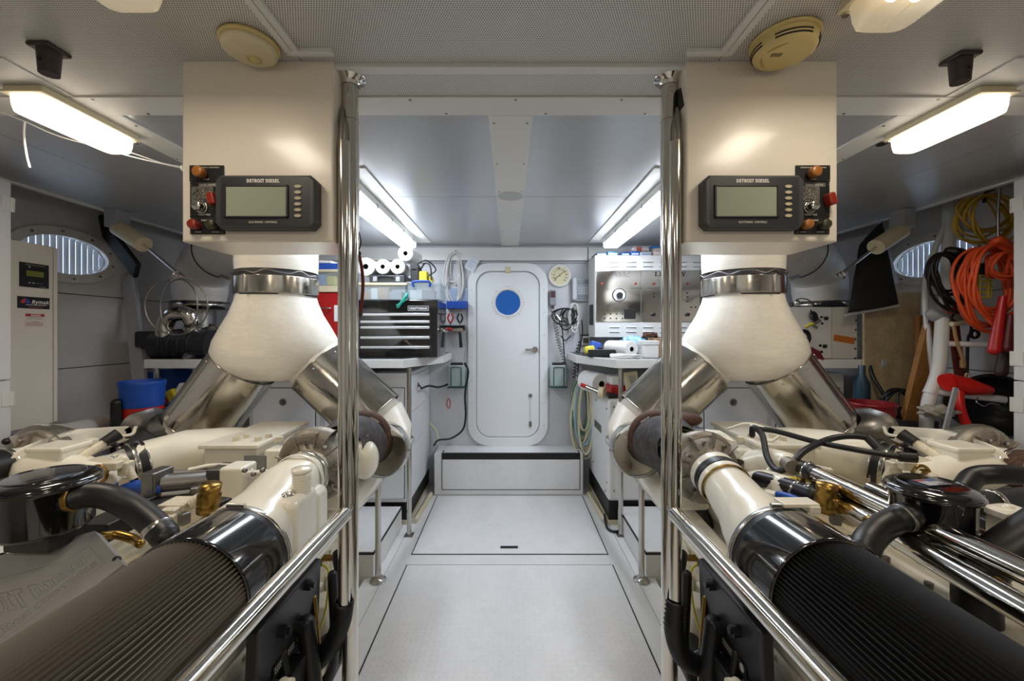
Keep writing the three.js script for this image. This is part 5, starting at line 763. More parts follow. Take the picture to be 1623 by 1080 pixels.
{ const t = thing('hand_pump', 'steel and brown hand pump lying under the roll below the right bench', 'pump'); part('barrel', cyl(P(930, 614, 3.12), P(950, 622, 3.04), 0.018), M.steel, t); part('head', cyl(P(950, 622, 3.04), P(958, 623, 3.02), 0.042, 0.042), M.ivory, t); part('grip', cyl(P(921, 610, 3.15), P(931, 614, 3.12), 0.015), M.red, t); part('stand', boxAt(0.735, 0.80, 0.932, 0.965, -3.0, -3.1), M.plastic, t); }
{ const t = thing('cooler', 'small red cooler with white lid under the right bench', 'cooler'); const d = 3.05, y = 0.932; const a = px2(968, d), b = px2(995, d); part('body', boxAt(a, b, y, y + 0.085, -d, -d - 0.2, 0.012), M.red, t); part('lid', boxAt(a, b, y + 0.086, y + 0.16, -d, -d - 0.2, 0.02), M.white, t); }
{ const t = thing('vent_cover', 'cream slatted cover leaning under the right bench', 'cover'); const c = P(1003, 613, 2.98); const g = rbox(0.1, 0.26, 0.02, 0.006); part('plate', mv(g, c.x, c.y - 0.02, c.z, -0.1, 0, 0.12), M.ivory, t); for (let i = 0; i < 5; i++) part('slat', mv(rbox(0.045, 0.006, 0.006, 0.001), c.x + i * -0.003, c.y + 0.02 + i * 0.014, c.z + 0.012, 0, 0, 0.12), M.greyPaint, t); }
single('red_bowl', lathe([[0, 0], [0.05, 0], [0.065, 0.02], [0.068, 0.06], [0.06, 0.06], [0.055, 0.02], [0, 0.012]], V(P(963, 0, 3.4).x, 0.932, -3.42), UP, 24), std(0x6e1c22, 0.4), 'dark red bowl behind the cooler under the right bench', 'bowl');
// on the right bench
const BY = BT + 0.005;
{ const t = thing('bench_tray', 'black tray near the corner of the right bench', 'tray'); const d = 3.12; part('tray', [boxAt(px2(930, d), px2(975, d), BY, BY + 0.01, -d + 0.06, -d - 0.2), boxAt(px2(930, d), px2(975, d), BY, BY + 0.055, -d + 0.06, -d + 0.045)], M.plastic, t); part('divider', boxAt(px2(950, d), px2(953, d), BY, BY + 0.07, -d + 0.04, -d - 0.2), M.plastic, t); }
for (const [u, v, w, h, m, l] of [[935, 556, 0.07, 0.06, M.yellow, 'yellow snack packet at the corner of the right bench'], [945, 549, 0.08, 0.09, M.blue, 'blue packet on the black tray, right bench'], [950, 558, 0.06, 0.05, M.red, 'red packet on the black tray, right bench']]) { const p = P(u, v, 3.15); single('packet', mv(rbox(w * 1.2, h, 0.05, 0.02, 4), p.x, BY + 0.012 + h * 0.62, -3.15 - (u - 930) * 0.003, -0.3, rr(-0.3, 0.3), rr(-0.35, 0.35)), m, l, 'packet', 'packets on the black tray'); }
roll(P(983, 551, 3.1).setY(BY + 0.062), 0.06, 0.26, V(0.45, 0, 1).normalize(), 'paper towel roll lying on the right bench in front of the blue bag', 'paper rolls on the right');
{ const t = thing('rope_hank', 'white rope hank lying on the right bench', 'rope'); part('loops', coil(V(px2(990, 2.9), BY + 0.014, -2.9), 0.1, 0.05, 6, 0.006, 0.2, [V(1, 0, 0), V(0, 0, 1)], 0.006), M.rope, t); }
{ const t = thing('carton', 'small white carton on the right bench beside the post', 'carton'); const d = 2.95; const a = px2(1019, d), b = px2(1044, d); part('body', boxAt(a, b, BY, BY + 0.095, -d, -d - 0.12, 0.003), M.paper, t); part('lid', boxAt(a - 0.005, b + 0.005, BY + 0.095, BY + 0.125, -d + 0.005, -d - 0.125, 0.003), M.white, t); }
{ const g = new THREE.SphereGeometry(1, 48, 32), p = g.attributes.position; for (let i = 0; i < p.count; i++) { const x = p.getX(i), y = p.getY(i), z = p.getZ(i), k = 1 + 0.12 * Math.sin(9 * x + 5 * y) * Math.sin(8 * z + 6 * y) + 0.08 * Math.sin(17 * x - 13 * z + 4 * y); p.setXYZ(i, x * k * 0.115, Math.max(y * k, -0.75) * 0.085, z * k * 0.09); } g.computeVertexNormals(); single('plastic_bag', mv(g, px2(1005, 3.3), BY + 0.066, -3.34), phys(0x8fc1e0, 0.3, { clearcoat: 0.5 }), 'crumpled pale blue plastic bag on the right bench', 'bag'); }
{ const t = thing('spare_parts_pile', 'dark small parts beside the post on the right bench', 'parts'); part('box', boxAt(px2(1041, 3.1), px2(1066, 3.1), BY, BY + 0.14, -3.12, -3.3, 0.004), M.card, t); part('coil', coil(V(px2(1040, 3.05), BY + 0.165, -3.2), 0.05, 0.03, 4, 0.008, 0.2, [V(1, 0, 0), V(0, 0, 1)], 0.01), M.rust, t); }
// ---------- steel switch panel
{ const t = thing('switch_panel', 'stainless electrical switch panel in a white louvred case on the right', 'switch panel'), d = 3.45, X = u => px2(u, d), Y = v => py2(v, d), zf = -d;
  part('case', boxAt(X(943), X(1110), Y(535), Y(405), zf - 0.012, -3.755, 0.006), M.white, t);
  const top = part('upper_louvre_panel', boxAt(X(943), X(1110), Y(429), Y(405), zf - 0.012, zf, 0.004), M.white, t), bot = part('lower_louvre_panel', boxAt(X(943), X(1110), Y(535), Y(511), zf - 0.012, zf, 0.004), M.white, t);
  for (const [par, vs] of [[top, [415, 422]], [bot, [518.5, 526]]]) for (const v of vs) for (let i = 0; i < 6; i++) { const u = 966 + i * 26.5; if (u + 8 > 1108) continue; const g = boxAt(X(u), X(u + 16), Y(v) - 0.005, Y(v) + 0.004, zf - 0.002, zf + 0.008, 0.003); part('louvre', g, M.white, par); part('louvre_gap', boxAt(X(u), X(u + 16), Y(v) - 0.009, Y(v) - 0.004, zf - 0.002, zf + 0.002, 0.001), M.plasticGrey, par); }
  part('left_door', boxAt(X(945), X(1015.5), Y(510.5), Y(429.5), zf - 0.008, zf + 0.004, 0.002), std(0xcfccc8, 0.1, 1), t, 'mirror-like steel door'); part('middle_door', boxAt(X(1016.5), X(1070), Y(510.5), Y(429.5), zf - 0.008, zf + 0.004, 0.002), std(0xcfccc8, 0.1, 1), t); part('right_door', boxAt(X(1071), X(1109), Y(510.5), Y(429.5), zf - 0.008, zf + 0.004, 0.002), std(0xcfccc8, 0.1, 1), t);
  const z = zf + 0.004, disc = (u, v, r, h, m, nm, l) => part(nm, mv(new THREE.CylinderGeometry(r, r, h, 28), X(u), Y(v), z + h / 2, Math.PI / 2), m, t, l);
  disc(981, 468, 0.057, 0.006, M.white, 'dial_plate'); part('dial_rim', ring(V(X(981), Y(468), z + 0.006), V(0, 0, 1), 0.055, 0.004), M.plasticGrey, t); disc(981, 468.5, 0.025, 0.03, M.plastic, 'dial_knob', 'black rotary knob');
  for (const u of [954, 1007, 1036, 1062, 1089]) disc(u, 450, 0.010, 0.008, M.redKnob, 'indicator_lamp');
  for (const [u, v] of [[1036, 465], [1036, 471], [1089, 465], [1089, 471], [1089, 478], [1095, 487], [1102, 487]]) disc(u, v, 0.006, 0.006, M.black, 'push_button');
  for (const u of [1035, 1089]) disc(u, 499, 0.015, 0.02, M.plastic, 'selector_knob');
  for (let i = 0; i < 4; i++) for (const v of [498, 505]) disc(958 + i * 9.4, v, 0.006, 0.006, M.black, 'breaker_button');
  part('meter', [mv(rbox(0.095, 0.085, 0.012, 0.01), X(998), Y(498), z + 0.006)], M.plastic, t); part('rating_plates', [mv(rbox(0.1, 0.004, 0.001, 0.0003), X(1008), Y(457), z + 0.0008), mv(rbox(0.1, 0.004, 0.001, 0.0003), X(1036), Y(457), z + 0.0008)], M.plasticGrey, t);
  { const font = await new FontLoader().loadAsync('fonts/droid/droid_serif_bold.typeface.json'), g = new TextGeometry('LIBERTY', { font, size: 0.04, depth: 0.002, curveSegments: 4, bevelEnabled: false }); g.computeBoundingBox(); const k = (X(1087) - X(1037.5)) / (g.boundingBox.max.x - g.boundingBox.min.x); g.scale(k, 0.95, 1); part('nameplate', mv(g, X(1037), Y(438), z), std(0x17130f, 0.5), t, 'dark raised name letters'); }
  part('script_mark', [tube([V(X(970), Y(437.5), z + 0.001), V(X(975), Y(431.5), z + 0.001), V(X(976), Y(437), z + 0.001), V(X(982), Y(431.5), z + 0.001), V(X(983), Y(437), z + 0.001), V(X(990), Y(431), z + 0.001), V(X(989), Y(437), z + 0.001), V(X(999), Y(431), z + 0.001)], 0.0014, 60, 5), mv(rbox(0.13, 0.002, 0.002, 0.0005), X(987), Y(439), z + 0.001)], M.plasticGrey, t);
  part('side_terminals', [boxAt(X(943) - 0.022, X(943), Y(515), Y(482), -3.52, -3.6, 0.004)], M.plastic, t);
}
{ const d = 3.5, y = py2(405, 3.45) + 0.001, X = u => px2(u, d); const cols = [0x1f3a5c, 0x27568a, 0x8d3f3f, 0x3a6ea8, 0xd8dde2, 0xc9a9a0, 0x2c4f7c];
  [[945, 962, 0.035, 'dark blue flat packet on the switch panel, below the light'], [963, 980, 0.045, 'teal packet on the switch panel, second from the left'], [985, 999, 0.04, 'blue packet on the switch panel, third from the left'], [1000, 1014, 0.045, 'bright blue packet on the switch panel, middle'], [1015, 1033, 0.04, 'white wrapped packet on the switch panel'], [1036, 1060, 0.06, 'pale pink carton on the switch panel beside the post']].forEach(([a, b, h, l], i) => { const t = thing('supply_pack', l, 'packet', 'supply packets on the switch panel'); part('wrapper', boxAt(X(a), X(b), y, y + h, -d, -d - 0.2, 0.008), std([0x24405f, 0x2f6b80, 0x27568a, 0x2d6fd0, 0xd8dbe0, 0xd9c4bd][i], 0.35), t); part('print_band', boxAt(X(a) + 0.01, X(b) - 0.01, y + h * 0.3, y + h * 0.6, -d, -d + 0.002, 0.0005), std([0xd0d6dc, 0xe0e4e8, 0xe6eef5, 0xf0f3f6, 0x8aa6cf, 0xe8e2de][i], 0.5), t); });
  const t2 = thing('supply_pack', 'pale wrapped bundle lying on the packets above the switch panel', 'packet', 'supply packets on the switch panel'); part('wrapper', boxAt(X(1003), X(1032), y + 0.047, y + 0.09, -d - 0.02, -d - 0.18, 0.02), std(0xcfc4c4, 0.5), t2); part('label_band', boxAt(X(1010), X(1018), y + 0.05, y + 0.088, -d - 0.02, -d - 0.0165, 0.0005), std(0xb05a4a, 0.5), t2);
  const t3 = thing('blue_tub', 'round tub with bright blue lid above the switch panel', 'tub'); part('body', lathe([[0, 0], [0.055, 0], [0.06, 0.02], [0, 0.02]], V(X(1046), y + 0.061, -d - 0.09), UP, 28), M.white, t3); part('lid', lathe([[0, 0.042], [0.055, 0.04], [0.066, 0.032], [0.066, 0.02], [0, 0.02]].reverse(), V(X(1046), y + 0.061, -d - 0.09), UP, 28), std(0x2a7fd0, 0.35), t3); }
// =====================================================================  left side of the bay
{ // lockers and electric cabinet along the hull
  for (const s of [-1, 1]) { const t = thing('tall_locker', s < 0 ? 'white locker with hinged doors at the left frame edge' : 'white locker with hinged doors at the right frame edge, beside the coiled cords', 'locker', 'white lockers'), x = s * 2.45, z = s < 0 ? -1.985 : -1.965, top = EYE + 0.73, bot = -0.299, ym = EYE - 0.24;
    part('body', boxAt(x + s * 0.022, s * 2.918, bot, top, z + 0.004, FRONT - 0.02, 0.006), M.cabinet, t);
    const ud = part('upper_door', boxAt(x, x + s * 0.02, ym + 0.003, top, z, z + 0.6, 0.004), M.cabinet, t), ld = part('lower_door', boxAt(x, x + s * 0.02, bot, ym - 0.003, z, z + 0.6, 0.004), M.cabinet, t);
    for (const v of s < 0 ? [325, 632] : [328, 568, 640]) { const y = EYE + (V0 - v) / F * 1.985; part('hinge', [boxAt(x - s * 0.004, x, y - 0.035, y + 0.035, z - 0.012, z + 0.04, 0.001), cyl(V(x - s * 0.002, y - 0.035, z), V(x - s * 0.002, y + 0.035, z), 0.006)], M.white, v > 608 ? ld : ud); } }
  const t = thing('electric_cabinet', 'tall beige electric cabinet with small green display on the left hull', 'electric cabinet'), XF = -2.6, D = u => 2.6 * F / (U0 - u), y1 = EYE + (V0 - 381) / F * D(20), y0 = EYE + (V0 - 668) / F * D(92);
  part('body', boxAt(-2.918, XF - 0.014, y0, y1, -1.99, -D(92), 0.004), M.beigeCab, t); const dr = part('door', boxAt(XF - 0.014, XF, y0 - 0.004, y1 + 0.004, -1.99, -D(84.5), 0.004), M.beigeCab, t);
  part('frame_strip', boxAt(XF - 0.016, XF - 0.002, y0, y1, -D(86), -D(92), 0.002), M.beigeCab, t); part('door_seal', boxAt(XF - 0.016, XF - 0.006, y0, y1, -D(84.6), -D(86), 0.001), M.black, t);
  const mt = canvas(256, 224, (x, w, h) => { x.fillStyle = '#0c0c0e'; x.fillRect(0, 0, w, h); x.fillStyle = '#9a9a98'; x.fillRect(40, 14, 180, 5); x.fillStyle = '#eee'; x.beginPath(); x.arc(78, 36, 7, 0, 7); x.fill(); x.fillStyle = '#7d8420'; x.fillRect(52, 72, 156, 50); x.fillStyle = '#4c5210'; for (let i = 0; i < 2; i++) for (let k = 60; k < 200; k += 9) x.fillRect(k, 80 + i * 20, 6, 11); x.fillStyle = '#ccc'; x.fillRect(70, 180, 18, 9); x.fillRect(104, 180, 18, 9); x.fillStyle = '#888'; x.fillRect(135, 183, 60, 4); x.fillRect(170, 212, 60, 6); });
  const lt = canvas(256, 100, (x, w, h) => { x.fillStyle = '#0c0c0e'; x.fillRect(0, 0, w, h); x.fillStyle = '#c43b35'; x.beginPath(); x.moveTo(18, 56); x.quadraticCurveTo(30, 14, 60, 16); x.lineTo(54, 56); x.fill(); x.fillStyle = '#2b4cb0'; x.beginPath(); x.moveTo(60, 16); x.quadraticCurveTo(94, 22, 98, 56); x.lineTo(60, 56); x.fill(); x.fillStyle = '#eee'; x.font = 'italic bold 44px sans-serif'; x.textBaseline = 'middle'; x.fillText('Rymak', 104, 42); x.fillStyle = '#bbb'; x.fillRect(60, 66, 170, 7); x.fillStyle = '#a55'; x.fillRect(80, 86, 120, 5); });
  const wt = canvas(256, 170, (x, w, h) => { x.fillStyle = '#d9d5ca'; x.fillRect(0, 0, w, h); x.fillStyle = '#a82d33'; x.fillRect(12, 4, 232, 34); txt(x, '\u26a0 DANGER', 128, 22, 30, '#e9dfd6', '900'); x.fillStyle = '#8a8a86'; for (let i = 0; i < 3; i++) x.fillRect(30, 46 + i * 12, 170 + rnd() * 30, 4); x.fillStyle = '#b06a66'; x.fillRect(90, 98, 80, 8); for (let i = 0; i < 4; i++) x.fillRect(14, 114 + i * 12, 200 + rnd() * 20, 5); });
  const pl = (u0, u1, v0, v1, tex, nm, th, lab) => { const za = -D(u0), zb = -D(u1), um = (u0 + u1) / 2, dm = D(um), ya = EYE + (V0 - v0) / F * dm, yb = EYE + (V0 - v1) / F * dm; const o = th ? part(nm, boxAt(XF, XF + th, yb, ya, za, zb, 0.001), M.black, dr, lab) : null; decal(nm + '_print', tex, Math.abs(za - zb) - 0.002, ya - yb - 0.002, V(XF + th + 0.0007, (ya + yb) / 2, (za + zb) / 2), o ? dr : dr, [0, Math.PI / 2, 0]); };
  pl(30, 76, 418, 456, mt, 'meter', 0.006, 'black meter with green display'); pl(27, 78, 471, 489.5, lt, 'brand_plate', 0.003); pl(38, 72, 497, 519, wt, 'warning_label', 0);
  part('cable_entry', [tube([V(-2.72, y0, -2.15), V(-2.7, y0 - 0.05, -2.18), V(-2.66, y0 - 0.06, -2.3)], 0.012, 20, 8), tube([V(-2.75, y0, -2.08), V(-2.7, y0 - 0.08, -2.1), V(-2.64, y0 - 0.05, -2.32)], 0.01, 20, 8)], M.rubber, t);
}
{ const t = thing('leaning_board', 'grey board leaning against the left hull below the oval port', 'board'); const a = P(205, 438, 3.05), b = P(222, 606, 2.95); const g = rbox(0.095, a.distanceTo(b) + 0.9, 0.03, 0.003); const dir = a.clone().sub(b); part('board', orient(g, b.clone().addScaledVector(dir.clone().normalize(), a.distanceTo(b) / 2 - 0.45), dir), M.greyPaint, t); }
{ const t = thing('open_hatch_lid', 'dark grey hatch cover hanging open beside the left oval port', 'hatch cover'); const a = P(158, 352, 2.9), b = P(218, 430, 2.8); const dir = b.clone().sub(a), g = rbox(0.13, dir.length(), 0.03, 0.008); part('cover', orient(g, a.clone().add(b).multiplyScalar(0.5), dir), M.fabric, t); part('hinge', cyl(P(152, 350, 2.92), P(180, 352, 2.88), 0.03), M.black, t); }
for (const s of [-1, 1]) { const Q = (u, v, d) => P(s < 0 ? u : 1616 - u, v, d); const t = thing('gas_strut', s < 0 ? 'cream and chrome strut hanging from the ceiling beside the left exhaust pipe' : 'cream and chrome strut hanging from the ceiling beside the right exhaust pipe', 'strut', 'ceiling struts'), dl = s < 0 ? 0 : -14;
  part('cylinder', [cyl(Q(188, 362 - dl * 0.3, 2.65), Q(228, 388 - dl * 0.3, 2.6), 0.05)], M.ivory, t); part('rod', cyl(Q(228, 388 - dl * 0.3, 2.6), Q(280, 432, 2.42), 0.009), M.chrome, t); part('shackle', [ring(Q(281, 436, 2.42), V(0.3, 0.2, 1).normalize(), 0.02, 0.005), cyl(Q(278, 430, 2.43), Q(292, 438, 2.42), 0.008)], M.steel, t); part('mount', boxAt(Q(186, 0, 2.65).x - 0.04, Q(186, 0, 2.65).x + 0.04, Q(0, 362, 2.65).y, CEIL - 0.001, -2.7, -2.6, 0.004), M.greyPaint, t);
  if (s < 0) { const h = thing('wire_hoop', 'thin double wire hoop hanging from the left ceiling strut', 'hoop'); part('hoop', [ring(P(280, 486, 2.42), V(0.15, 0, 1).normalize(), 0.17, 0.004, 48), ring(P(283, 487, 2.41), V(-0.35, 0, 1).normalize(), 0.165, 0.004, 48)], M.dullSteel, h); part('hook', cyl(P(281, 436, 2.42), P(279, 445, 2.42), 0.005), M.steel, h); } }
{ const t = thing('small_pump', 'black pump with chrome elbow on the far left bench end', 'pump'), d = 2.95; part('motor', [cyl(P(252, 548, 2.95), P(340, 548, 2.95), 0.115), boxAt(px2(255, d), px2(335, d), BT + 0.005, BT + 0.06, -2.88, -3.05, 0.01)], M.plastic, t); part('side_box', mv(rbox(0.2, 0.12, 0.2, 0.02), P(248, 540, 3.0).x, P(0, 538, 3.0).y, -3.02), M.plastic, t); part('elbow', tube([P(262, 532, 2.9), P(262, 515, 2.9), P(272, 500, 2.9), P(296, 498, 2.92), P(305, 510, 2.94)], 0.052, 30, 18), M.chrome, t, 'chrome elbow'); part('clamp', [cyl(P(262, 532, 2.9), P(262, 522, 2.9), 0.058), cyl(P(305, 520, 2.94), P(305, 532, 2.94), 0.056)], M.steel, t); part('ribs', [0, 1, 2, 3].map(i => ring(P(270 + i * 15, 548, 2.95), V(1, 0, 0), 0.116, 0.006)), M.black, t); part('cap', cyl(P(300, 566, 2.86), P(300, 570, 2.84), 0.04), M.dullSteel, t); }
{ const t = thing('oil_can', 'blue and silver can behind the black pump on the left bench', 'can'), c = V(px2(336, 3.1), BT + 0.005, -3.1); part('can', lathe([[0, 0], [0.075, 0], [0.075, 0.13], [0, 0.13]], c, UP, 32), std(0x2a6ec0, 0.35), t, 'blue lower wrap'); part('shoulder', lathe([[0.075, 0.13], [0.076, 0.19], [0.06, 0.22], [0.02, 0.235], [0.02, 0.25], [0, 0.25]], c, UP, 32), M.steel, t); part('print', lathe([[0.0755, 0.095], [0.0755, 0.11]], c, UP, 32), M.paper, t); }
for (const [u, lab] of [[226, 'red bucket with blue rim below the left bench end, nearest the hull'], [268, 'red bucket with blue rim below the left bench, behind its pole']]) { const t = thing('bucket', lab, 'bucket', 'red buckets with blue rims'), d = u < 250 ? 2.62 : 3.3, c = P(u, 660, d), R = 0.115 * d / 2.62; part('lower', lathe([[0, 0], [R * 0.85, 0], [R * 0.93, 0.455]], V(c.x, 0.5, c.z), UP, 32), std(0xc22418, 0.4), t, 'red lower bucket'); const yb = 0.945; part('upper', lathe([[R * 0.93, 0], [R * 0.98, 0.02], [R, 0.13], [R * 1.05, 0.14], [R * 1.05, 0.165], [R * 0.99, 0.165], [R * 0.9, 0.02]], V(c.x, yb, c.z), UP, 32), M.blue, t, 'blue upper bucket'); }
{ const t = thing('bucket_shelf', 'low grey shelf under the buckets on the left', 'shelf'); part('shelf', boxAt(-2.55, -2.2, 0.47, 0.499, -2.48, -2.78), M.greyPaint, t); part('support', boxAt(-2.53, -2.22, 0.001, 0.47, -2.5, -2.76), M.greyPaint, t); }
{ const t = thing('bucket_shelf', 'grey stand under the rear bucket on the left', 'shelf'), c = P(268, 660, 3.3); part('shelf', boxAt(c.x - 0.15, c.x + 0.15, 0.47, 0.499, c.z - 0.15, c.z + 0.15), M.greyPaint, t); part('support', boxAt(c.x - 0.12, c.x + 0.12, 0.001, 0.47, c.z - 0.12, c.z + 0.12), M.greyPaint, t); }
{ const t = thing('junk_pile', 'yellow bottles and dark cables under the left bench', 'parts'); const P0 = P(284, 624, 2.9); part('yellow_bottle', [mv(rbox(0.07, 0.09, 0.06, 0.015), P(275, 627, 2.9), 0, 0, 0.5)], M.yellow, t); part('white_bottle', mv(rbox(0.05, 0.1, 0.05, 0.015), P(287, 618, 2.92), 0, 0, -0.5), M.paper, t); part('cables', tube([P(250, 634, 2.85), P(262, 642, 2.83), P(275, 640, 2.83), P(290, 632, 2.85), P(300, 645, 2.85)], 0.01, 40, 8), M.rubber, t); part('carton', boxAt(px2(255, 2.95), px2(310, 2.95), 0.4, P(0, 640, 2.95).y, -2.92, -3.1, 0.005), M.card, t); part('crate', boxAt(px2(255, 2.95), px2(312, 2.95), 0.001, 0.4, -2.92, -3.1, 0.005), M.greyPaint, t); }
{ const t = thing('black_bottle', 'black cylinder standing beside the left buckets', 'cylinder'); const c = P(185, 664, 2.5); part('body', cyl(V(c.x, 0.0 - 0.3, c.z), V(c.x, P(0, 640, 2.5).y, c.z), 0.03), M.rubber, t); part('cap', ball(V(c.x, P(0, 640, 2.5).y, c.z), 0.03), M.rubber, t); }
{ const t = thing('hull_pipe', 'white pipe running along the left hull behind the engine', 'pipe'); part('pipe', tube([P(60, 690, 2.0), P(95, 690, 2.2), P(130, 682, 2.4), P(165, 672, 2.7)], 0.06, 24, 16), M.pipeGrey, t); part('black_hose', tube([P(10, 700, 1.75), P(50, 692, 1.9), P(75, 684, 2.0)], 0.015, 20, 8), M.rubber, t); }
// =====================================================================  right side of the bay
{ const t = thing('instrument_box', 'cream electronics box with orange tape on the far right bench end', 'electronics box'), d = 2.86, X = u => px2(u, d), Y = v => py2(v, d), z = -d, y0 = BT + 0.005;
  part('case', boxAt(X(1240), X(1358), y0, Y(487), z - 0.004, z - 0.24, 0.004), M.beigeCab, t); part('front_panel', boxAt(X(1245), X(1317), y0, Y(487), z - 0.004, z + 0.004, 0.002), M.white, t, 'white panel with sockets'); part('side_plate', boxAt(X(1318.5), X(1358), y0, Y(487), z - 0.004, z + 0.003, 0.002), M.beigeCab, t);
  const sc = []; for (let i = 0; i < 6; i++) sc.push(mv(new THREE.CylinderGeometry(0.006, 0.006, 0.004, 10), X(1356 - i * 0.3), Y(493 + i * 15), z + 0.004, Math.PI / 2)); part('screws', sc, M.plastic, t);
  part('orange_tape', mv(rbox(0.15, 0.045, 0.002, 0.0005), X(1337), Y(538), z + 0.0045, 0, 0, -0.17), std(0xc9722a, 0.6), t, 'strip of orange tape'); part('stain_tape', mv(rbox(0.08, 0.03, 0.002, 0.0005), X(1308), Y(571), z + 0.0055), std(0xc9a070, 0.7), t);
  for (const [u, v, r] of [[1301, 503, 0.008], [1302, 513, 0.008], [1299, 548, 0.009], [1301, 558, 0.009], [1254, 505, 0.006]]) part('socket', mv(new THREE.CylinderGeometry(r, r, 0.006, 14), X(u), Y(v), z + 0.006, Math.PI / 2), M.black, t); for (const [u, v] of [[1308, 505], [1306, 549]]) part('fuse_holder', mv(rbox(0.026, 0.024, 0.012, 0.002), X(u), Y(v), z + 0.008), M.plastic, t);
  part('cable_reel', [ring(V(X(1273), Y(534), z + 0.02), V(0.4, 0.1, 1).normalize(), 0.04, 0.014), ring(V(X(1286), Y(502), z + 0.025), V(0.5, 0.3, 1).normalize(), 0.026, 0.013)], M.rubber, t); part('red_plug', [cyl(V(X(1280), Y(554), z + 0.02), V(X(1292), Y(561), z + 0.03), 0.022), cyl(V(X(1292), Y(561), z + 0.03), V(X(1297), Y(570), z + 0.03), 0.016)], std(0x6a1420, 0.35), t); part('plug', [cyl(V(X(1285), Y(513), z + 0.02), V(X(1295), Y(508), z + 0.025), 0.014), cyl(V(X(1286), Y(516), z + 0.02), V(X(1292), Y(520), z + 0.02), 0.008)], M.steel, t);
  part('yellow_lead', tube([V(X(1276), Y(518), z + 0.012), V(X(1282), Y(514), z + 0.02), V(X(1287), Y(514), z + 0.02)], 0.009, 12, 8), M.yellow, t); part('top_wire', tube([V(X(1262), Y(486), z - 0.05), V(X(1272), Y(474), z - 0.05), V(X(1290), Y(474), z - 0.06), V(X(1300), Y(486), z - 0.05)], 0.004, 24, 6), M.rubber, t); part('top_wire', tube([V(X(1286), Y(487), z - 0.02), V(X(1284), Y(495), z + 0.01), V(X(1286), Y(502), z + 0.02)], 0.006, 16, 6), M.rubber, t); part('top_connectors', [ball(V(X(1290), Y(483), z - 0.03), 0.016), ball(V(X(1299), Y(482), z - 0.03), 0.014), ball(V(X(1304), Y(482), z - 0.04), 0.014), ball(V(X(1268), Y(480), z - 0.03), 0.022)], M.steel, t); }
{ const t = thing('baseball_cap', 'black cap lying on top of the cream electronics box', 'cap'); const c = V(px2(1325, 2.9), py2(487, 2.86) + 0.001, -2.95); part('crown', mv(new THREE.SphereGeometry(0.1, 24, 12, 0, Math.PI * 2, 0, Math.PI / 2).scale(1, 0.5, 0.9), c.x, c.y, c.z), M.fabric, t); part('brim', mv(new THREE.CylinderGeometry(0.07, 0.07, 0.006, 24).scale(1.1, 1, 0.8), c.x - 0.09, c.y + 0.004, c.z + 0.05), M.fabric, t); }
{ // black hanging cover
  const t = thing('black_cover', 'black fabric cover hanging in front of the right oval port', 'cover'); const A = [P(1398, 352, 2.75), P(1424, 482, 2.68), P(1344, 496, 2.72), P(1362, 390, 2.8)];
  const secs = [], N = 14; for (let j = 0; j <= N; j++) { const k = j / N, l = A[3].clone().lerp(A[2], k), r = A[0].clone().lerp(A[1], k), c = l.clone().add(r).multiplyScalar(0.5), ax = r.clone().sub(l); const w = ax.length() / 2; secs.push([c, w, 0.018 + 0.012 * Math.sin(j * 1.1), ax.normalize(), V(0, 0, 1)]); }
  secs.unshift([secs[0][0], 0.001, 0.001, secs[0][3], secs[0][4]]); secs.push([secs[secs.length - 1][0], 0.001, 0.001, secs[1][3], secs[1][4]]); part('cloth', loft(secs, 40), M.fabric, t); part('hem_rod', cyl(P(1340, 500, 2.72), P(1424, 485, 2.68), 0.009), M.greyPaint, t); part('pole', cyl(P(1395, 350, 2.77), P(1420, 450, 2.72), 0.012), std(0x9fb0cc, 0.4), t); }
{ const t = thing('ply_sheet', 'beige plywood sheet standing against the right hull', 'sheet'); part('sheet', metreUV(boxAt(2.45, 2.84, 0.001, 1.70, -2.79, -2.808, 0.002)), M.ply, t); const c = P(1401, 576, 2.788); part('socket_hole', mv(rbox(0.03, 0.05, 0.006, 0.002), c.x, c.y, c.z), M.greyPaint, t); }
{ const a = P(1483, 492, 2.5), b = P(1440, 668, 2.55), dir = a.clone().sub(b); const t = thing('wood_plank', 'long brown wooden plank leaning in front of the plywood sheet', 'plank'); part('plank', orient(rbox(0.09, dir.length() + 0.6, 0.035, 0.003), a.clone().add(b).multiplyScalar(0.5).addScaledVector(dir.clone().normalize(), -0.3), dir), M.wood, t); }
{ const a = P(1464, 500, 2.73), b = P(1464, 640, 2.73), t = thing('wood_plank', 'dark narrow wooden plank standing between the plywood and the white rack', 'plank'); part('plank', boxAt(a.x - 0.03, a.x + 0.04, 0.002, a.y, -2.73, -2.76), M.wood, t); }
{ const t = thing('white_strip', 'long white plastic strip standing beside the right oval port', 'strip'); part('strip', tube([P(1498, 358, 2.62), P(1480, 400, 2.6), P(1467, 450, 2.55), P(1470, 520, 2.5), P(1480, 600, 2.5)], 0.016, 40, 8), M.white, t); }
{ const t = thing('red_bucket', 'dark red bucket on the deck behind the right engine', 'bucket'), c = P(1380, 658, 2.5); part('tub', lathe([[0, 0], [0.10, 0], [0.118, 0.28], [0.128, 0.285], [0.128, 0.3], [0.11, 0.3], [0.1, 0.05]], V(c.x, c.y - 0.22, c.z), UP, 32), std(0x8a1620, 0.35), t); part('stand', boxAt(c.x - 0.12, c.x + 0.12, 0.001, c.y - 0.221, c.z - 0.12, c.z + 0.12), M.greyPaint, t); }
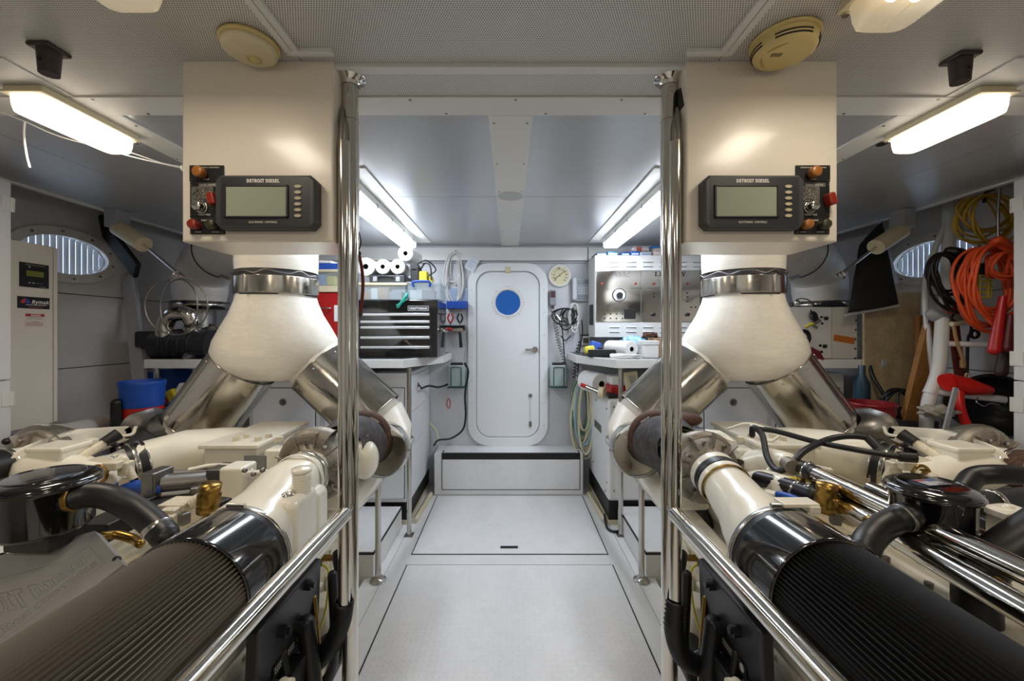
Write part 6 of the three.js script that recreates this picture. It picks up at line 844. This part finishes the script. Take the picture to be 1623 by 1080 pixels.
{ const t = thing('blue_bottle', 'dark blue bottle standing beside the right bench end', 'bottle'), c = P(1366, 620, 2.69); part('bottle', lathe([[0, 0], [0.045, 0], [0.045, 0.3], [0.02, 0.36], [0.02, 0.42], [0, 0.42]], V(c.x, c.y - 0.25, c.z), UP, 24), std(0x1d3a4a, 0.3), t); part('stand', boxAt(c.x - 0.06, c.x + 0.06, 0.001, c.y - 0.251, c.z - 0.06, c.z + 0.06), M.greyPaint, t); }
{ const t = thing('cable_tangle', 'tangle of dark cables on the deck under the plywood sheet', 'cables'); part('loops', coil(P(1425, 640, 2.6), 0.1, 0.09, 6, 0.008, 0.35, undefined, 0.05), M.rubber, t); part('tails', [tube([P(1400, 625, 2.7), P(1385, 600, 2.75), P(1378, 580, 2.8)], 0.012, 20, 8), tube([P(1440, 640, 2.65), P(1455, 660, 2.6), P(1460, 675, 2.55)], 0.006, 20, 6)], M.rubber, t); part('crate', boxAt(2.46, 2.66, 0.001, P(0, 663, 2.6).y, -2.5, -2.7, 0.004), M.plasticGrey, t); }
const PR = (u, v, d) => P(u, v, d + 0.3);
{ // white pipe rack
  const t = thing('pipe_rack', 'white tubular rack holding coiled cords at the right', 'rack'); const d = 2.1, R = 0.032;
  part('upright', [cyl(PR(1506, 316, 2.35), PR(1500, 520, 2.2), 0.036), bentTube([PR(1494, 505, d), PR(1488, 598, d), PR(1470, 630, d), PR(1466, 720, d)], 0.033, 0.12)], M.white, t); part('rung', cyl(PR(1492, 545, d), PR(1592, 547, 1.95), 0.016), M.white, t); part('rung', cyl(PR(1474, 620, d), PR(1594, 634, 1.95), 0.02), M.white, t); part('inner_upright', bentTube([PR(1520, 590, 2.3), PR(1500, 600, 2.3), PR(1484, 640, 2.3), PR(1482, 720, 2.3)], 0.03, 0.08), M.white, t); part('canvas_pouch', [mv(new THREE.SphereGeometry(0.1, 20, 12).scale(1.3, 0.6, 0.6), PR(1503, 498, 2.12))], M.greyPaint, t); part('base_tray', [boxAt(PR(1494, 0, 2.0).x, PR(1623, 0, 1.9).x, -0.3, PR(0, 690, 2.0).y, -2.15, -2.45, 0.01)], M.white, t); part('tray_lip', boxAt(PR(1494, 0, 2.0).x - 0.01, PR(1600, 0, 1.9).x, PR(0, 706, 2.0).y, PR(0, 693, 2.0).y, -2.14, -2.16, 0.003), M.rubber, t); }
{ const t = thing('cord_coil', 'coil of yellow cord hanging high on the right rack', 'cord'); part('loops', coil(PR(1562, 345, 2.0), 0.13, 0.12, 9, 0.006, 0.22, undefined, 0.04), std(0xb08f26, 0.6), t); part('hanger', tube([PR(1560, 320, 2.0), PR(1562, 306, 2.0), PR(1575, 300, 2.0)], 0.008, 16, 8), M.black, t); }
{ const t = thing('cord_coil', 'coil of black cord hanging below the right oval port', 'cord'); part('loops', coil(PR(1503, 442, 2.02), 0.085, 0.15, 9, 0.008, 0.25, [V(0.9, 0.35, 0).normalize(), V(-0.35, 0.9, 0).normalize()], 0.04), M.rubber, t); part('wrap', tube([PR(1505, 398, 2.0), PR(1520, 400, 1.98), PR(1535, 405, 2.0)], 0.025, 16, 8), M.rubber, t); }
{ const t = thing('cord_coil', 'big coil of orange extension cord hanging on the right rack', 'cord'); part('loops', coil(PR(1572, 450, 1.85), 0.135, 0.2, 13, 0.0075, 0.18, [V(1, 0.1, 0).normalize(), V(-0.1, 1, 0).normalize()], 0.05), M.orange, t); part('inner_loops', coil(PR(1588, 420, 1.83), 0.06, 0.06, 4, 0.0075, 0.2, undefined, 0.03), M.orange, t); part('wrap', tube([PR(1572, 390, 1.85), PR(1582, 380, 1.8), PR(1598, 388, 1.82)], 0.02, 16, 8), M.orange, t); part('hanger', tube([PR(1582, 384, 1.85), PR(1582, 340, 1.85), PR(1584, 300, 1.85)], 0.007, 12, 6), M.dullSteel, t); }
{ const t = thing('yellow_basket', 'yellow wire lamp cage behind the orange cord', 'lamp cage'); const c = PR(1552, 455, 1.98), gs = []; for (let i = 0; i < 5; i++) gs.push(ring(c.clone().add(V(0, -0.06 + i * 0.03, 0)), UP, 0.045, 0.003, 24)); for (let i = 0; i < 8; i++) { const a = i * Math.PI / 4; gs.push(cyl(c.clone().add(V(0.045 * Math.cos(a), -0.065, 0.045 * Math.sin(a))), c.clone().add(V(0.045 * Math.cos(a), 0.065, 0.045 * Math.sin(a))), 0.003, 0.003, 6)); } part('cage', gs, M.yellow, t); part('socket', cyl(c.clone().add(V(0, 0.06, 0)), c.clone().add(V(0, 0.13, 0)), 0.03), M.rubber, t); }
for (const [u0, v0, u1, v1, d, m, l] of [[1590, 470, 1576, 555, 1.78, M.red, 'thick red tool handle hanging under the orange cord'], [1602, 500, 1596, 552, 1.76, std(0x5a1518, 0.4), 'dark red tool handle hanging beside the right locker hinge'], [1601, 500, 1587, 590, 1.80, std(0x33201f, 0.5), 'dark brown handle tip below the red tool handles']]) { const t = thing('hand_tool', l, 'tool', 'tool handles on the rack'); part('grip', cyl(PR(u0, v0, d), PR(u1, v1, d), 0.015, 0.026), m, t); part('end', ball(PR(u1, v1, d), 0.026), m, t); }
{ const t = thing('chain_hoist', 'small hoist with red block and hooks hanging below the black cord', 'hoist'); part('block', mv(rbox(0.05, 0.04, 0.04, 0.008), PR(1512, 492, 2.05)), M.red, t); part('hook', tube([PR(1512, 497, 2.05), PR(1508, 505, 2.05), PR(1514, 510, 2.05), PR(1514, 515, 2.05)], 0.006, 20, 6), M.rubber, t); part('spreader', cyl(PR(1508, 514, 2.05), PR(1535, 511, 2.05), 0.014), M.ivory, t); part('tan_strap', tube([PR(1512, 518, 2.05), PR(1516, 540, 2.05), PR(1526, 570, 2.05)], 0.009, 20, 8), M.card, t); part('strap_end', mv(rbox(0.025, 0.05, 0.02, 0.006), PR(1526, 577, 2.05)), M.card, t); part('black_strap', tube([PR(1540, 505, 2.05), PR(1539, 526, 2.05), PR(1534, 540, 2.04), PR(1533, 590, 2.05)], 0.007, 30, 8), M.rubber, t); part('pulley', ring(PR(1545, 530, 2.04), V(0, 0, 1), 0.022, 0.008), M.rubber, t); part('snap_ring', ring(PR(1533, 596, 2.05), V(0.2, 0, 1).normalize(), 0.014, 0.005), M.ivory, t); }
{ const t = thing('red_bar', 'dark red flat bar standing behind the hoist', 'bar'); const a = PR(1510, 505, 2.2), b = PR(1526, 630, 2.2), dir = b.clone().sub(a); part('bar', orient(rbox(0.055, dir.length(), 0.02, 0.003), a.clone().add(b).multiplyScalar(0.5), dir), std(0x7a2a24, 0.5), t); }
{ const t = thing('oil_funnel', 'bright red plastic funnel with bent spout on the right rack', 'funnel'); part('mouth', loft([[PR(1505, 605, 2.02), 0.045, 0.05, V(0, 1, 0), V(0, 0, 1)], [PR(1530, 612, 2.0), 0.05, 0.06, V(0.1, 1, 0), V(0, 0, 1)], [PR(1560, 618, 1.98), 0.03, 0.05, V(0.2, 1, 0), V(0, 0, 1)], [PR(1568, 620, 1.98), 0.002, 0.002, V(0, 1, 0), V(0, 0, 1)]], 24), phys(0xd21f18, 0.3), t); part('spout', tube([PR(1520, 620, 2.0), PR(1521, 640, 1.98), PR(1527, 662, 1.97), PR(1536, 680, 1.96)], 0.022, 30, 12), phys(0xd21f18, 0.3), t); part('spout_tip', cyl(PR(1534, 676, 1.96), PR(1536, 686, 1.96), 0.026), phys(0xd21f18, 0.3), t); part('neck', cyl(PR(1508, 605, 2.02), PR(1500, 607, 2.02), 0.05, 0.05), phys(0xd21f18, 0.3), t); }
{ const t = thing('black_tub', 'large round black tub lying on its side in the right rack', 'tub'); const c = PR(1575, 645, 2.0); part('tub', lathe([[0.0, 0.0], [0.14, 0.0], [0.165, 0.14], [0.172, 0.145], [0.172, 0.155], [0.155, 0.15], [0.13, 0.02], [0, 0.02]], c.clone().add(V(0, 0, -0.1)), V(-0.35, 0.1, 1).normalize(), 40), M.rubber, t); part('rim', ring(c.clone().add(V(-0.05, 0.015, 0.045)), V(-0.35, 0.1, 1).normalize(), 0.17, 0.008, 40), M.gloss, t); }
{ const a = PR(1515, 615, 1.9), b = PR(1498, 682, 1.9), dir = a.clone().sub(b), t = thing('flat_bar', 'short grey flat bar leaning on the white rack rung', 'bar'); part('bar', orient(rbox(0.026, dir.length(), 0.012, 0.002), a.clone().add(b).multiplyScalar(0.5), dir), M.greyPaint, t); }
single('wire_hanger', tube([PR(1550, 630, 1.93), PR(1548, 638, 1.92), PR(1560, 644, 1.91), PR(1568, 640, 1.91), PR(1583, 642, 1.91)], 0.003, 30, 6), M.steel, 'bent steel wire hanging from the lower rack rung', 'wire');
{ const g = new THREE.SphereGeometry(1, 32, 20), p = g.attributes.position; for (let i = 0; i < p.count; i++) { const x = p.getX(i), y = p.getY(i), z = p.getZ(i), k = 1 + 0.2 * Math.sin(8 * x + 4 * z) * Math.cos(7 * y); p.setXYZ(i, x * k * 0.1, y * k * 0.035, z * k * 0.06); } g.computeVertexNormals(); single('rag', mv(g, PR(1487, 652, 1.98)), std(0xa8a395, 0.95), 'crumpled grey rag on the lower right rack rung', 'rag'); }
// =====================================================================  small engine fittings
for (const [eng, s] of [[EL, -1], [ER, 1]]) {
  const { t, Q, ex } = eng;
  const hex = new THREE.CylinderGeometry(0.009, 0.009, 0.014, 6);
  const nut = (p, dir = UP, m = M.creamDirty, k = 1) => { const g = hex.clone().scale(k, k, k); return part('bolt', orient(g, p, dir), m, t); };
  // bolt rows on the duct flange, the aftercooler and the heads
  for (let i = 0; i < 8; i++) nut(Q(366 + i * 12, 752, 1.76), V(0, 0, 1));
  for (let i = 0; i < 7; i++) nut(Q(330 + i * 18, 700 + (i % 2), 1.86), V(0, 0.4, 1), M.creamDirty, 0.9);
  for (let i = 0; i < 6; i++) nut(V(ex - s * 0.16, 0.765 - 0.06, -0.95 - i * 0.11), UP, M.dullSteel, 1.1);
  for (let i = 0; i < 10; i++) nut(V(s * 0.838, 0.40, -1.08 - i * 0.1), V(-s, 0, 0));
  for (let i = 0; i < 10; i++) nut(V(s * 0.838, 0.12, -1.08 - i * 0.1), V(-s, 0, 0));
  // compressor cover bolts
  for (let i = 0; i < 8; i++) { const a = i * Math.PI / 4 + 0.2, c = Q(501, 738, 1.6); nut(V(c.x + 0.106 * Math.cos(a), c.y + 0.106 * Math.sin(a), c.z + 0.048), V(0, 0, 1), M.steel, 0.8); }
  for (let i = 0; i < 8; i++) { const a = i * Math.PI / 4 + 0.2, c = Q(60, 728, 1.6); nut(V(c.x + 0.088 * Math.cos(a), c.y + 0.088 * Math.sin(a), c.z + 0.04), V(0, 0, 1), M.steel, 0.8); }
  // thin lines and hoses over the top
  const line = (pts, r, m, nm = 'fuel_line') => part(nm, tube(pts, r, 40, 8), m, t);
  line([Q(445, 735, 1.78), Q(452, 722, 1.76), Q(462, 722, 1.74), Q(470, 735, 1.72), Q(468, 760, 1.7)], 0.006, M.cream);
  line([Q(300, 745, 1.6), Q(340, 738, 1.64), Q(392, 742, 1.62), Q(402, 756, 1.6)], 0.008, M.cream);
  line([Q(175, 775, 1.5), Q(190, 765, 1.52), Q(225, 772, 1.54), Q(250, 780, 1.5)], 0.009, M.cream);
  line([Q(110, 742, 1.5), Q(135, 726, 1.54), Q(160, 730, 1.56), Q(185, 722, 1.6)], 0.007, M.creamDirty);
  line([Q(20, 715, 1.7), Q(45, 702, 1.75), Q(85, 704, 1.72), Q(92, 716, 1.66)], 0.014, M.aluCast, 'air_line');
  line([Q(130, 708, 1.75), Q(160, 700, 1.8), Q(185, 706, 1.8)], 0.01, M.rubber, 'air_line');
  line([Q(540, 684, 1.98), Q(560, 690, 1.95), Q(572, 706, 1.9)], 0.007, M.cream);
  // clamps and blocks
  for (const [u, v, d, w, h, m] of [[128, 718, 1.62, 0.03, 0.02, M.creamDirty], [145, 700, 1.72, 0.04, 0.025, M.cream], [88, 742, 1.5, 0.04, 0.035, M.cream], [200, 765, 1.5, 0.035, 0.03, M.creamDirty], [235, 795, 1.45, 0.04, 0.03, M.plastic], [310, 778, 1.5, 0.03, 0.03, M.dullSteel], [268, 825, 1.32, 0.035, 0.03, M.creamDirty], [292, 822, 1.33, 0.03, 0.04, M.dullSteel], [350, 800, 1.4, 0.05, 0.035, M.plastic], [395, 790, 1.45, 0.04, 0.05, M.cream], [480, 715, 1.7, 0.03, 0.03, M.dullSteel], [492, 702, 1.8, 0.025, 0.03, M.creamDirty]])
    part('fitting', mv(rbox(w, h, w * 0.9, 0.005), Q(u, v, d), 0, u * 0.3, 0), m, t);
  for (const [u, v, d, r] of [[470, 742, 1.6, 0.012], [478, 734, 1.64, 0.009], [120, 735, 1.56, 0.012], [176, 728, 1.56, 0.011], [208, 752, 1.58, 0.013], [190, 712, 1.7, 0.012]]) part('ball_joint', ball(Q(u, v, d), r), M.dullSteel, t);
  // sensors with leads on the inboard side, under the rail
  for (let i = 0; i < 4; i++) { const z = -1.32 - i * 0.13, y = 0.52 - 0.05 * (i % 2); part('sensor', [cyl(V(s * 0.80, y, z), V(s * 0.75, y, z), 0.014, 0.012, 12), cyl(V(s * 0.75, y, z), V(s * 0.735, y, z), 0.009, 0.009, 10)], i % 2 ? M.brass : M.plastic, t); part('sensor_lead', tube([V(s * 0.735, y, z), V(s * 0.70, y - 0.02, z + 0.02), V(s * 0.69, y - 0.12, z + 0.06), V(s * 0.72, y - 0.22, z + 0.05)], 0.004, 20, 6), i === 2 ? M.yellow : M.rubber, t); }
  part('oil_filter', [lathe([[0, 0], [0.05, 0], [0.055, 0.01], [0.055, 0.16], [0.045, 0.175], [0, 0.175]], V(s * 0.76, 0.16, -1.66), UP, 28)], M.cream, t); part('oil_filter', [lathe([[0, 0], [0.05, 0], [0.055, 0.01], [0.055, 0.16], [0.045, 0.175], [0, 0.175]], V(s * 0.76, 0.16, -1.80), UP, 28)], M.cream, t);
  part('bulb_cover', ball(V(s * 0.66, 0.30, -1.36), 0.05, 0.9, 0.8, 1.1), M.cream, t); part('hose_clip', ring(V(s * 0.61, 0.35, -1.1), V(0.2, 1, 0.1).normalize(), 0.024, 0.004), M.dullSteel, t);
  part('engine_bed', boxAt(s * 0.70, s * 0.80, -0.3, -0.12, -0.5, -2.3, 0.01), M.creamDirty, t);
}
{ // right engine: wiring and flange details between the chrome pipes
  const { t } = ER; const L = (pts, r, m, nm) => part(nm, tube(pts, r, 40, 8), m, t);
  L([P(1230, 760, 1.5), P(1262, 770, 1.44), P(1300, 778, 1.4), P(1345, 790, 1.36), P(1400, 815, 1.3)], 0.006, M.rubber, 'sensor_lead');
  L([P(1230, 752, 1.52), P(1300, 768, 1.42), P(1360, 790, 1.34), P(1440, 830, 1.25)], 0.004, M.yellow, 'sensor_lead');
  L([P(1190, 672, 1.85), P(1200, 690, 1.8), P(1220, 700, 1.75), P(1235, 692, 1.75)], 0.006, M.cream, 'fuel_line');
  L([P(1155, 680, 1.95), P(1180, 672, 1.9), P(1205, 676, 1.85), P(1230, 690, 1.78)], 0.006, M.cream, 'fuel_line');
  for (let i = 0; i < 7; i++) part('clip', mv(rbox(0.02, 0.018, 0.02, 0.003), P(1270 + i * 22, 762 + i * 8, 1.44 - i * 0.03)), i % 2 ? M.plastic : M.brass, t);
  for (const x of [1.0, 1.1, 1.2]) for (let i = 0; i < 6; i++) part('bolt', orient(new THREE.CylinderGeometry(0.01, 0.01, 0.014, 6), V(x, 0.765, -0.7 - i * 0.12), UP), M.dullSteel, t);
  part('rocker_cover', boxAt(0.94, 1.28, 0.62, 0.755, -0.55, -1.36, 0.03), M.cream, t);
}
{ // small cable on the deck at the right pole
  single('deck_cable', tube([P(958, 822, 3.02).setY(0.06), P(962, 840, 2.92).setY(0.012), P(972, 846, 2.86).setY(0.012), P(984, 838, 2.88).setY(0.012), P(986, 824, 2.9).setY(0.06)], 0.009, 40, 8), M.rubber, 'short black cable loop on the deck at the foot of the right bench pole', 'cable');
}
rebaseAll();
renderer.render(scene, camera);
